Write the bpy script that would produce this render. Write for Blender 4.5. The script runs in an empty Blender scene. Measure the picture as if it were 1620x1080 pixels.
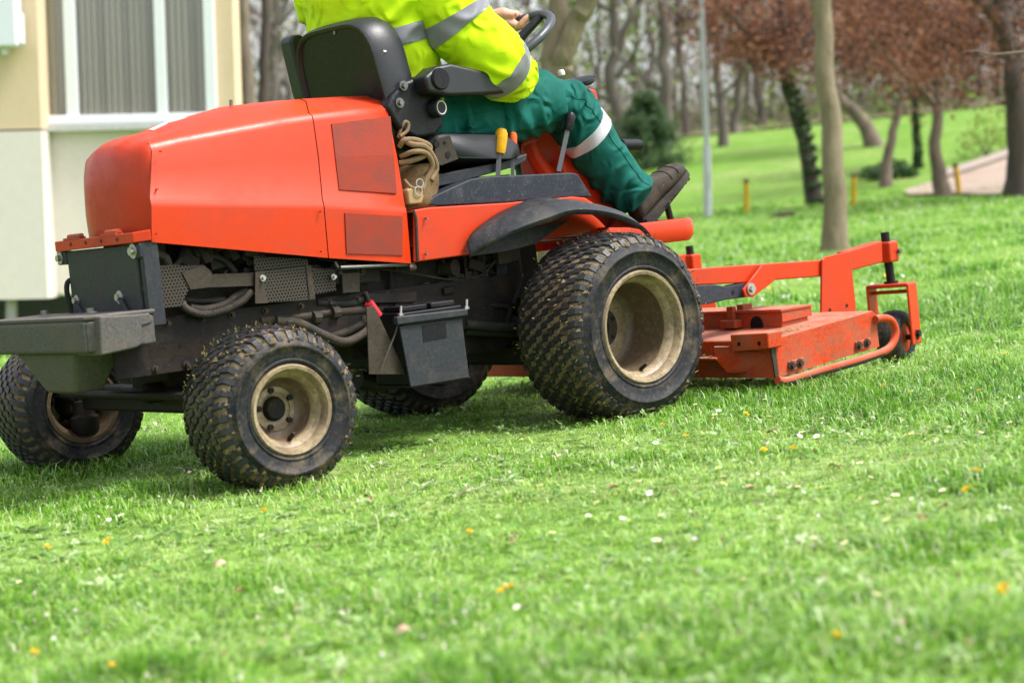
import bpy, bmesh, math, random
import numpy as np
from mathutils import Vector, Matrix, noise as mnoise
random.seed(7); rng = np.random.default_rng(7)
PI = math.pi
S = bpy.context.scene
COL = S.collection

# ------------------------------------------------------------------ frames
# L = lawn frame: X = the mower's forward direction, Y = its left, Z = normal of the sloping lawn.
# World Z is the true vertical: the lawn climbs 4.3 degrees along RH.
YAW = 0.701
CAM_L = np.array([-2.7081, -4.7487, 0.6732]); FPX = 2936.93
PITCH, ROLL = -0.0684, -0.0978
DH = np.array([math.sin(YAW), math.cos(YAW), 0.0]); RH = np.array([math.cos(YAW), -math.sin(YAW), 0.0])
_d = np.array([math.sin(YAW)*math.cos(PITCH), math.cos(YAW)*math.cos(PITCH), math.sin(PITCH)])
_u = np.cross(RH, _d)
_r2 = math.cos(ROLL)*RH + math.sin(ROLL)*_u
_u2 = -math.sin(ROLL)*RH + math.cos(ROLL)*_u
SLOPE = 0.0755
RM = Matrix.Rotation(-SLOPE, 4, Vector(DH))          # lawn frame -> world
RN = np.array(RM.to_3x3())
if (RN @ RH)[2] < 0:
    RM = Matrix.Rotation(SLOPE, 4, Vector(DH)); RN = np.array(RM.to_3x3())

# ------------------------------------------------------------------ camera
cam = bpy.data.cameras.new('camera'); camo = bpy.data.objects.new('camera', cam); COL.objects.link(camo)
cam.sensor_width = 36.0; cam.lens = FPX/1620*36.0
cam.clip_start = 0.1; cam.clip_end = 600
cam.dof.use_dof = True; cam.dof.focus_distance = 5.7; cam.dof.aperture_fstop = 3.1
m = Matrix.Identity(4)
for i in range(3):
    m[i][0], m[i][1], m[i][2], m[i][3] = _r2[i], _u2[i], -_d[i], CAM_L[i]
camo.matrix_world = RM @ m
S.camera = camo

# ------------------------------------------------------------------ sky, sun, exposure
SUN_EL = 60.0
sun_h = -DH*0.22 + RH*0.95                     # towards the light: from the right of the camera
sun_h = sun_h/np.linalg.norm(sun_h)
sun_dir = Vector((sun_h[0]*math.cos(math.radians(SUN_EL)), sun_h[1]*math.cos(math.radians(SUN_EL)), math.sin(math.radians(SUN_EL))))
world = bpy.data.worlds.new('World'); S.world = world; world.use_nodes = True
nt = world.node_tree; nt.nodes.clear()
sky = nt.nodes.new('ShaderNodeTexSky'); sky.sky_type = 'NISHITA'; sky.sun_disc = False
sky.sun_elevation = math.radians(SUN_EL); sky.sun_rotation = math.atan2(sun_dir.x, sun_dir.y)
sky.air_density = 1.0; sky.dust_density = 3.0; sky.ozone_density = 1.0
hs = nt.nodes.new('ShaderNodeHueSaturation'); hs.inputs['Saturation'].default_value = 0.32; hs.inputs['Value'].default_value = 1.25
bg = nt.nodes.new('ShaderNodeBackground'); bg.inputs['Strength'].default_value = 0.12
wo = nt.nodes.new('ShaderNodeOutputWorld')
nt.links.new(sky.outputs[0], hs.inputs['Color']); nt.links.new(hs.outputs[0], bg.inputs['Color']); nt.links.new(bg.outputs[0], wo.inputs[0])
sl = bpy.data.lights.new('sun', 'SUN'); sl.energy = 2.5; sl.angle = math.radians(18); sl.color = (1.0, 0.975, 0.94)
so = bpy.data.objects.new('sun', sl); COL.objects.link(so)
so.rotation_euler = sun_dir.to_track_quat('Z', 'Y').to_euler()
S.view_settings.view_transform = 'Standard'; S.view_settings.look = 'None'
S.view_settings.gamma = 1.0; S.view_settings.use_curve_mapping = False
S.view_settings.exposure = 1.18
S.cycles.use_denoising = True
S.cycles.max_bounces = 8; S.cycles.transparent_max_bounces = 12

# ------------------------------------------------------------------ geometry helpers
def A(px, py, y=None, x=None, z=None):
    """point of the lawn frame seen at photo pixel (px,py) on a plane y=, x= or z= const"""
    v = _d + _r2*(px-810)/FPX - _u2*(py-540)/FPX
    i, val = (1, y) if y is not None else ((0, x) if x is not None else (2, z))
    return CAM_L + v*(val-CAM_L[i])/v[i]
def PX(pts, y): return [A(p[0], p[1], y=y) for p in pts]
def terrain(depth, lat):
    """height above the lawn plane at a distance along the view"""
    h = 0.0
    if depth > 16: h += 0.00045*(min(depth, 40)-16)**2
    if depth > 38: h += 2.6*(1-math.cos(min(1, (depth-38)/34)*PI))/2
    if depth > 72: h += 0.055*(depth-72)
    return h
def G(px, py):
    """where the ray through a pixel meets the terrain (lawn frame)"""
    v = _d + _r2*(px-810)/FPX - _u2*(py-540)/FPX
    lo = None
    t = 2.0
    while t < 160:
        p = CAM_L + v*t
        dep = float((p-CAM_L) @ DH); lat = float((p-CAM_L) @ RH)
        if p[2] <= terrain(dep, lat): break
        t *= 1.004
    return p
def D(px, py, depth):
    """point at a given depth along the view (lawn frame)"""
    v = _d + _r2*(px-810)/FPX - _u2*(py-540)/FPX
    return CAM_L + v*depth
def W(p): return RN @ np.asarray(p, float)

def link(name, me, mat, parent=None, smooth=True, angle=35, bevel=0.0, seg=2, kind=None):
    o = bpy.data.objects.new(name, me); COL.objects.link(o)
    if mat is not None:
        if isinstance(mat, (list, tuple)):
            for q in mat: me.materials.append(q)
        else: me.materials.append(mat)
    if parent is not None: o.parent = parent
    if smooth:
        me.polygons.foreach_set('use_smooth', np.ones(len(me.polygons), bool))
        if bevel == 0.0:
            try: me.set_sharp_from_angle(angle=math.radians(angle))
            except Exception: pass
    if bevel > 0:
        b = o.modifiers.new('bevel', 'BEVEL'); b.width = bevel; b.segments = seg; b.limit_method = 'ANGLE'; b.angle_limit = math.radians(38)
        b.harden_normals = True
    if kind: o['kind'] = kind
    return o
class MB:
    """collects shapes into one mesh"""
    def __init__(s): s.v = []; s.f = []
    def add(s, v, f):
        n = len(s.v); s.v += [tuple(map(float, q)) for q in v]; s.f += [tuple(i+n for i in q) for q in f]; return s
    def extrude(s, pts, vec):
        n = len(pts); pts = [np.asarray(p, float) for p in pts]; vec = np.asarray(vec, float)
        v = pts + [p+vec for p in pts]
        f = [tuple(range(n-1, -1, -1)), tuple(range(n, 2*n))] + [(i, (i+1) % n, n+(i+1) % n, n+i) for i in range(n)]
        return s.add(v, f)
    def box(s, c, size, rz=0.0, ry=0.0, rx=0.0):
        R = np.array((Matrix.Rotation(rz, 3, 'Z') @ Matrix.Rotation(ry, 3, 'Y') @ Matrix.Rotation(rx, 3, 'X')))
        h = np.asarray(size)/2
        v = [np.asarray(c)+R @ (h*np.array(q)) for q in [(-1,-1,-1),(1,-1,-1),(1,1,-1),(-1,1,-1),(-1,-1,1),(1,-1,1),(1,1,1),(-1,1,1)]]
        return s.add(v, [(0,3,2,1),(4,5,6,7),(0,1,5,4),(1,2,6,5),(2,3,7,6),(3,0,4,7)])
    def tube(s, path, r, n=10, cap=True):
        P = [np.asarray(p, float) for p in path]; m_ = len(P)
        rad = r if hasattr(r, '__len__') else [r]*m_
        T = [P[min(i+1, m_-1)]-P[max(i-1, 0)] for i in range(m_)]
        T = [t/(np.linalg.norm(t)+1e-12) for t in T]
        a = np.array([0, 0, 1.0]) if abs(T[0][2]) < 0.9 else np.array([1.0, 0, 0])
        nrm = np.cross(T[0], a); nrm /= np.linalg.norm(nrm)
        vs = []
        for i in range(m_):
            nrm = nrm-T[i]*(nrm @ T[i]); nrm /= np.linalg.norm(nrm)+1e-12
            b = np.cross(T[i], nrm)
            for k in range(n):
                t = 2*PI*k/n
                vs.append(P[i]+rad[i]*(math.cos(t)*nrm+math.sin(t)*b))
        f = []
        for i in range(m_-1):
            for k in range(n):
                f.append((i*n+k, i*n+(k+1) % n, (i+1)*n+(k+1) % n, (i+1)*n+k))
        if cap: f += [tuple(range(n-1, -1, -1)), tuple(range((m_-1)*n, m_*n))]
        return s.add(vs, f)
    def lathe(s, prof, c, axis=(0, 1, 0), n=48, closed=False):
        """prof: list of (radius, offset along axis)"""
        ax = np.asarray(axis, float); ax /= np.linalg.norm(ax)
        e2 = np.array([0, 0, 1.0]) if abs(ax[2]) < .9 else np.array([1.0, 0, 0])
        e1 = np.cross(ax, e2); e1 /= np.linalg.norm(e1); e2 = np.cross(e1, ax)
        v = []; f = []; m_ = len(prof)
        for (rr, o) in prof:
            for k in range(n):
                t = 2*PI*k/n
                v.append(np.asarray(c)+ax*o+rr*(math.cos(t)*e1+math.sin(t)*e2))
        for i in range(m_ if closed else m_-1):
            j = (i+1) % m_
            for k in range(n): f.append((i*n+k, i*n+(k+1) % n, j*n+(k+1) % n, j*n+k))
        if not closed:
            if prof[0][0] > 1e-4: f.append(tuple(range(n-1, -1, -1)))
            if prof[-1][0] > 1e-4: f.append(tuple(range((m_-1)*n, m_*n)))
        return s.add(v, f)
    def loft(s, rows, closed=False, caps=False):
        n = len(rows[0]); v = [p for r_ in rows for p in r_]; f = []
        for i in range(len(rows)-1):
            for k in range(n if closed else n-1):
                k2 = (k+1) % n
                f.append((i*n+k, i*n+k2, (i+1)*n+k2, (i+1)*n+k))
        if caps: f += [tuple(range(n-1, -1, -1)), tuple(range((len(rows)-1)*n, len(rows)*n))]
        return s.add(v, f)
    def mesh(s, name):
        me = bpy.data.meshes.new(name); me.from_pydata(s.v, [], s.f); me.update()
        bm = bmesh.new(); bm.from_mesh(me)
        bmesh.ops.recalc_face_normals(bm, faces=bm.faces); bm.to_mesh(me); bm.free(); me.update()
        return me
    def build(s, name, mat, parent=None, **k): return link(name, s.mesh(name), mat, parent, **k)

def curve(pts, n=24):
    """Catmull-Rom through points"""
    P = [np.asarray(p, float) for p in pts]; P = [2*P[0]-P[1]]+P+[2*P[-1]-P[-2]]
    out = []; m_ = len(P)-3
    for i in range(m_):
        k = max(2, n//m_)
        for j in range(k):
            t = j/k; a, b, c, d_ = P[i:i+4]
            out.append(.5*((2*b)+(-a+c)*t+(2*a-5*b+4*c-d_)*t*t+(-a+3*b-3*c+d_)*t**3))
    out.append(P[-2]); return out
def lerp(a, b, t): return np.asarray(a, float)*(1-t)+np.asarray(b, float)*t
def thing(name, label, cat, loc=(0, 0, 0), group=None, lawn=True):
    o = bpy.data.objects.new(name, None); COL.objects.link(o); o.empty_display_size = .1
    o.matrix_world = (RM if lawn else Matrix.Identity(4)) @ Matrix.Translation(loc)
    return tag(o, label, cat, group)
def tag(o, label, cat, group=None):
    o['label'] = label; o['category'] = cat
    if group: o['group'] = group
    return o
def fbm(p, s=1.0, o=3):
    return mnoise.fractal(Vector(p)*s, 1.0, 2.0, o, noise_basis='PERLIN_ORIGINAL')

# ------------------------------------------------------------------ materials
def newmat(name):
    mt = bpy.data.materials.new(name); mt.use_nodes = True; n = mt.node_tree; b = n.nodes['Principled BSDF']; return mt, n, b
def nd(n, t, **kw):
    q = n.nodes.new(t)
    for k, v in kw.items(): setattr(q, k, v)
    return q
def coords(n, scale=1.0, kind='Object'):
    tc = nd(n, 'ShaderNodeTexCoord'); mp = nd(n, 'ShaderNodeMapping')
    mp.inputs['Scale'].default_value = scale if hasattr(scale, '__len__') else (scale,)*3
    n.links.new(tc.outputs[kind], mp.inputs['Vector']); return mp.outputs['Vector']
def noise(n, vec, scale, detail=5, rough=.6):
    q = nd(n, 'ShaderNodeTexNoise'); q.inputs['Scale'].default_value = scale; q.inputs['Detail'].default_value = detail; q.inputs['Roughness'].default_value = rough
    n.links.new(vec, q.inputs['Vector']); return q.outputs['Fac']
def ramp(n, fac, stops):
    q = nd(n, 'ShaderNodeValToRGB'); cr = q.color_ramp
    while len(cr.elements) < len(stops): cr.elements.new(.5)
    for e, (p, c) in zip(cr.elements, stops):
        e.position = p; e.color = (c, c, c, 1) if not hasattr(c, '__len__') else (*c[:3], 1)
    n.links.new(fac, q.inputs['Fac']); return q.outputs['Color']
def mix(n, fac, a, b, mode='MIX'):
    q = nd(n, 'ShaderNodeMix', data_type='RGBA', blend_type=mode)
    for sock, val in ((0, fac), (6, a), (7, b)):
        if hasattr(val, 'is_linked'): n.links.new(val, q.inputs[sock])
        else: q.inputs[sock].default_value = val if sock == 0 else ((*val[:3], 1) if hasattr(val, '__len__') else (val,)*3+(1,))
    return q.outputs[2]
def bump(n, b, h, strength=.3, dist=.01):
    q = nd(n, 'ShaderNodeBump'); q.inputs['Strength'].default_value = strength; q.inputs['Distance'].default_value = dist
    n.links.new(h, q.inputs['Height']); n.links.new(q.outputs['Normal'], b.inputs['Normal'])
def grimy(name, col, dirt=(.12, .09, .06), amount=.5, scale=6, rough=.5, metal=0.0, bmp=.15, coat=0.0, scratch=None, fade=None, speck=.5, dust=None, spec=.2):
    mt, n, b = newmat(name); v = coords(n)
    f1 = ramp(n, noise(n, v, scale, 10, .72), [(.60-.25*amount, 0.0), (.72, 1.0)])
    f2 = noise(n, v, scale*12, 6, .7)
    c = mix(n, ramp(n, f2, [(.3, 0.0), (.7, 1.0)]), tuple(x*.62 for x in col), tuple(min(1, x*1.3) for x in col)) if speck > .3 else mix(n, f2, tuple(x*.9 for x in col), tuple(min(1, x*1.08) for x in col))
    if fade:
        c = mix(n, ramp(n, noise(n, v, scale*.45, 4), [(.45, 0.0), (.7, .8)]), c, fade)
    dm = nd(n, 'ShaderNodeMath', operation='MULTIPLY'); n.links.new(f1, dm.inputs[0]); dm.inputs[1].default_value = min(.95, amount*1.3)
    c = mix(n, dm.outputs[0], c, dirt)
    if speck > 0:                                   # dried splashes and dust grains
        sp_ = ramp(n, noise(n, v, 170, 3, .6), [(.64, 0.0), (.70, speck)]); c = mix(n, sp_, c, tuple(min(1, x*1.7+.02) for x in dirt))
    if scratch:
        v2 = coords(n, (30, 30, 260)); s1 = ramp(n, noise(n, v2, 1.6, 5, .7), [(.57, 0.0), (.66, .85)])
        c = mix(n, s1, c, scratch)
        ch = ramp(n, noise(n, v, 34, 7, .75), [(.63, 0.0), (.67, .9)]); c = mix(n, ch, c, tuple(x*.6 for x in scratch))
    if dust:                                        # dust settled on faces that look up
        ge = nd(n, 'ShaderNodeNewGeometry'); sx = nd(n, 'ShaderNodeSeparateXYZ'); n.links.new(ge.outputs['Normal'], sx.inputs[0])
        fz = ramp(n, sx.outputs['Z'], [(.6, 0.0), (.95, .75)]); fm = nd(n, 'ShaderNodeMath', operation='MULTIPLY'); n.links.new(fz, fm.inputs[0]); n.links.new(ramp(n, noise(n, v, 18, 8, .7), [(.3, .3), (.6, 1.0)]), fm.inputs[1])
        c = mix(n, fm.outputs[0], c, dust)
    n.links.new(c, b.inputs['Base Color'])
    rr = mix(n, f1, rough, min(1, rough+.35)); n.links.new(rr, b.inputs['Roughness'])
    b.inputs['Metallic'].default_value = metal; b.inputs['Coat Weight'].default_value = coat; b.inputs['Coat Roughness'].default_value = .14; b.inputs['Specular IOR Level'].default_value = spec
    bump(n, b, noise(n, v, scale*14, 6, .7), bmp, .004)
    return mt
def plain(name, col, rough=.5, metal=0.0, spec=.5, var=.12, scale=20, bmp=.1):
    mt, n, b = newmat(name); v = coords(n); f = noise(n, v, scale, 5)
    n.links.new(mix(n, f, tuple(x*(1-var*2) for x in col), tuple(min(1, x*(1+var*2)) for x in col)), b.inputs['Base Color'])
    b.inputs['Roughness'].default_value = rough; b.inputs['Metallic'].default_value = metal; b.inputs['Specular IOR Level'].default_value = spec
    bump(n, b, noise(n, v, scale*5, 4), bmp, .004); return mt
M = {}
M['orange'] = grimy('orange paint', (.48, .030, .0015), dirt=(.30, .036, .014), amount=.55, scale=4, rough=.40, bmp=.02, coat=.12, speck=.28, spec=.28, fade=(.45, .036, .009))
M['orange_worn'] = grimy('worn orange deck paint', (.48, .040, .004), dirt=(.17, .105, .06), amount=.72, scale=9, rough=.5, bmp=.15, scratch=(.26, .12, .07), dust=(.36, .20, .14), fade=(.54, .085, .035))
M['slate'] = grimy('slate painted steel', (.027, .030, .036), dirt=(.10, .075, .055), amount=.35, scale=9, rough=.45, bmp=.08, speck=.35, dust=(.075, .066, .058))
M['slate_dirty'] = grimy('dusty grey casting', (.075, .073, .072), dirt=(.125, .10, .072), amount=.8, scale=9, rough=.6, bmp=.35, dust=(.16, .14, .125))
M['frame'] = grimy('dark oily frame steel', (.010, .009, .009), dirt=(.045, .029, .019), amount=.6, scale=8, rough=.55, bmp=.2)
M['brown_metal'] = grimy('brownish dusty metal', (.05, .040, .031), dirt=(.085, .064, .045), amount=.6, scale=10, rough=.5, metal=.4, bmp=.15)
M['engine'] = grimy('oily engine', (.010, .009, .009), dirt=(.05, .034, .024), amount=.6, scale=14, rough=.5, bmp=.5)
M['black'] = grimy('black plastic', (.008, .008, .011), dirt=(.035, .032, .032), amount=.4, scale=9, rough=.38, bmp=.06)
M['console'] = grimy('scuffed slate plastic', (.020, .024, .034), dirt=(.12, .115, .12), amount=.30, scale=18, rough=.5, bmp=.15)
M['fender'] = grimy('weathered black plastic fender', (.026, .028, .033), dirt=(.13, .105, .085), amount=.5, scale=6, rough=.45, bmp=.08)
M['vinyl'] = plain('black vinyl', (.010, .011, .015), rough=.42, scale=40, bmp=.15)
M['seat_shell'] = grimy('seat back shell', (.012, .011, .013), dirt=(.05, .035, .035), amount=.35, scale=5, rough=.3, bmp=.04)
M['steel'] = plain('zinc steel', (.45, .44, .42), rough=.38, metal=.9, scale=60)
M['steel_dark'] = plain('dull steel', (.16, .155, .15), rough=.42, metal=.7, scale=60)
M['lever'] = plain('grey lever', (.10, .10, .105), rough=.4, metal=.3)
M['hose'] = grimy('dusty hose', (.04, .034, .028), dirt=(.11, .087, .065), amount=.6, scale=12, rough=.7)
M['hose_dark'] = grimy('black hose', (.02, .02, .02), dirt=(.08, .065, .05), amount=.5, scale=12, rough=.6)
M['yellow_knob'] = grimy('yellow rubber', (.75, .36, .012), dirt=(.25, .13, .02), amount=.35, scale=30, rough=.5)
M['orange_knob'] = grimy('orange rubber', (.75, .12, .02), dirt=(.3, .08, .03), amount=.3, scale=30, rough=.5)
M['red'] = plain('red plastic', (.45, .01, .02), rough=.35)
M['rope'] = grimy('tan rope', (.24, .16, .09), dirt=(.12, .08, .05), amount=.5, scale=40, rough=.85, bmp=.6)
M['canvas'] = grimy('brown canvas', (.15, .095, .045), dirt=(.07, .045, .025), amount=.6, scale=14, rough=.9, bmp=.5)
M['leather'] = plain('tan leather', (.30, .19, .085), rough=.7)
M['cream'] = None

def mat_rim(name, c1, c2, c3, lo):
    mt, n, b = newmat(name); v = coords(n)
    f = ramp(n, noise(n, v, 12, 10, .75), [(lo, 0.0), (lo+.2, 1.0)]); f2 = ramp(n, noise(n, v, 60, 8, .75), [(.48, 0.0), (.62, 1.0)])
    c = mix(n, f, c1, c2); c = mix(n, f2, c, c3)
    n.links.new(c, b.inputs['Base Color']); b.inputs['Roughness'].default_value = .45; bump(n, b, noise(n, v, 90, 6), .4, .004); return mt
M['rim'] = mat_rim('dirty cream rim', (.33, .25, .15), (.115, .08, .048), (.17, .12, .07), .44)
M['rim_brown'] = mat_rim('brown rim barrel', (.10, .068, .04), (.30, .23, .14), (.15, .105, .065), .56)  # darker mottled brown for the rim's barrel and back
def mat_tyre(name, groove):
    mt, n, b = newmat(name); v = coords(n)
    big = noise(n, v, 7, 8, .7)
    if groove:
        f = ramp(n, big, [(.30, 0.0), (.60, 1.0)]); c = mix(n, f, (.10, .073, .042), (.19, .142, .082))
        c = mix(n, ramp(n, noise(n, v, 55, 4), [(.45, 0.0), (.62, .8)]), c, (.03, .027, .02))
    else:
        f = ramp(n, noise(n, v, 11, 10, .75), [(.49, 0.0), (.64, .85)]); c = mix(n, f, (.011, .012, .015), (.115, .088, .055))
        c = mix(n, ramp(n, noise(n, v, 90, 4), [(.5, 0.0), (.75, .4)]), c, (.09, .08, .065))
    n.links.new(c, b.inputs['Base Color']); b.inputs['Roughness'].default_value = .6 if not groove else .85; b.inputs['Specular IOR Level'].default_value = .22
    bump(n, b, noise(n, v, 90, 6, .7), .5 if groove else .22, .006); return mt
M['tyre'] = mat_tyre('black tyre rubber with dust', False)
M['groove'] = mat_tyre('muddy tyre carcass', True)
def mat_lug():
    mt, n, b = newmat('worn tread rubber'); v = coords(n)
    c = mix(n, ramp(n, noise(n, v, 26, 6), [(.58, 0.0), (.72, .7)]), (.017, .018, .021), (.105, .078, .046))
    n.links.new(c, b.inputs['Base Color']); b.inputs['Roughness'].default_value = .42; b.inputs['Specular IOR Level'].default_value = .35
    bump(n, b, noise(n, v, 160, 5), .35, .004); return mt
M['lug'] = mat_lug()
def mat_perf(name, col, hole, pitch, r=.34, orange=False):
    """perforated sheet: hexagonal holes too small to model, in the XZ plane of the machine"""
    mt, n, b = newmat(name); tc = nd(n, 'ShaderNodeTexCoord'); sp = nd(n, 'ShaderNodeSeparateXYZ'); n.links.new(tc.outputs['Object'], sp.inputs[0])
    cb = nd(n, 'ShaderNodeCombineXYZ')
    ad = nd(n, 'ShaderNodeMath', operation='ADD'); n.links.new(sp.outputs['X'], ad.inputs[0]); n.links.new(sp.outputs['Y'], ad.inputs[1])
    n.links.new(ad.outputs[0], cb.inputs['X']); n.links.new(sp.outputs['Z'], cb.inputs['Y'])
    outs = []
    for off in ((0, 0), (.5, .5)):
        mp = nd(n, 'ShaderNodeMapping'); mp.inputs['Scale'].default_value = (1/pitch, 1/(pitch*1.73), 1); mp.inputs['Location'].default_value = (off[0], off[1], 0)
        n.links.new(cb.outputs[0], mp.inputs['Vector'])
        fr = nd(n, 'ShaderNodeVectorMath', operation='FRACTION'); n.links.new(mp.outputs[0], fr.inputs[0])
        sb = nd(n, 'ShaderNodeVectorMath', operation='SUBTRACT'); n.links.new(fr.outputs[0], sb.inputs[0]); sb.inputs[1].default_value = (.5, .5, 0)
        ml = nd(n, 'ShaderNodeVectorMath', operation='MULTIPLY'); n.links.new(sb.outputs[0], ml.inputs[0]); ml.inputs[1].default_value = (1, 1.73, 0)
        ln = nd(n, 'ShaderNodeVectorMath', operation='LENGTH'); n.links.new(ml.outputs[0], ln.inputs[0])
        lt = nd(n, 'ShaderNodeMath', operation='LESS_THAN'); n.links.new(ln.outputs['Value'], lt.inputs[0]); lt.inputs[1].default_value = r
        outs.append(lt.outputs[0])
    mx = nd(n, 'ShaderNodeMath', operation='MAXIMUM'); n.links.new(outs[0], mx.inputs[0]); n.links.new(outs[1], mx.inputs[1])
    v = coords(n); base = mix(n, ramp(n, noise(n, v, 12, 6), [(.4, 0.0), (.7, 1.0)]), col, tuple(x*.6+.02 for x in col))
    n.links.new(mix(n, mx.outputs[0], base, hole), b.inputs['Base Color'])
    b.inputs['Roughness'].default_value = .5; b.inputs['Metallic'].default_value = 0 if orange else .25; b.inputs['Specular IOR Level'].default_value = .25
    iv = nd(n, 'ShaderNodeMath', operation='SUBTRACT'); iv.inputs[0].default_value = 1; n.links.new(mx.outputs[0], iv.inputs[1]); bump(n, b, iv.outputs[0], .5, .003)
    return mt
M['perf'] = mat_perf('perforated guard plate', (.062, .050, .037), (.004, .003, .003), .0105)
M['screen'] = mat_perf('orange vent screen', (.33, .035, .014), (.13, .02, .01), .0042, .3, True)
def mat_cloth(name, col, col2, scale=14, rough=.8, weave=220):
    mt, n, b = newmat(name); v = coords(n)
    c = mix(n, ramp(n, noise(n, v, scale, 4), [(.35, 0.0), (.7, 1.0)]), col, col2)
    n.links.new(c, b.inputs['Base Color']); b.inputs['Roughness'].default_value = rough
    b.inputs['Specular IOR Level'].default_value = .2
    wr_ = nd(n, 'ShaderNodeTexNoise', noise_type='RIDGED_MULTIFRACTAL'); wr_.inputs['Scale'].default_value = 9; wr_.inputs['Detail'].default_value = 4; wr_.inputs['Distortion'].default_value = 1.6; n.links.new(v, wr_.inputs['Vector'])
    b1 = nd(n, 'ShaderNodeBump'); b1.inputs['Strength'].default_value = .9; b1.inputs['Distance'].default_value = .035; n.links.new(wr_.outputs['Fac'], b1.inputs['Height'])
    b2 = nd(n, 'ShaderNodeBump'); b2.inputs['Strength'].default_value = .15; b2.inputs['Distance'].default_value = .003; n.links.new(noise(n, v, weave, 3), b2.inputs['Height']); n.links.new(b1.outputs['Normal'], b2.inputs['Normal']); n.links.new(b2.outputs['Normal'], b.inputs['Normal'])
    return mt
M['hivis'] = mat_cloth('fluorescent yellow fabric', (.56, .80, .006), (.48, .70, .005))
M['hivis_hood'] = mat_cloth('orange-yellow lining', (.80, .60, .02), (.72, .66, .012))
M['trouser'] = mat_cloth('green work trousers', (.0015, .075, .060), (.002, .10, .080), 9)
M['reflect'] = plain('grey reflective tape', (.20, .20, .23), rough=.4, scale=90, var=.06)
M['reflect_light'] = plain('pale reflective tape', (.42, .41, .45), rough=.45, scale=90, var=.06)
M['skin'] = plain('skin', (.52, .27, .19), rough=.55, scale=30, var=.08)
M['skin'].node_tree.nodes['Principled BSDF'].inputs['Subsurface Weight'].default_value = .1
M['hair'] = plain('dark hair', (.03, .02, .015), rough=.6)
M['boot'] = grimy('worn brown leather boot', (.035, .027, .022), dirt=(.10, .08, .062), amount=.55, scale=14, rough=.65, bmp=.3)
M['sole'] = grimy('dark rubber sole', (.025, .024, .024), dirt=(.09, .075, .055), amount=.6, scale=16, rough=.75)
M['lace'] = plain('dark laces', (.02, .018, .016), rough=.8)

exec_parts = []

# ================================================================== THE MOWER
YC = 0.02
mower = thing('ride_on_mower', 'orange ride-on mower with muddy turf tyres and a front cutting deck', 'mower')

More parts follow.
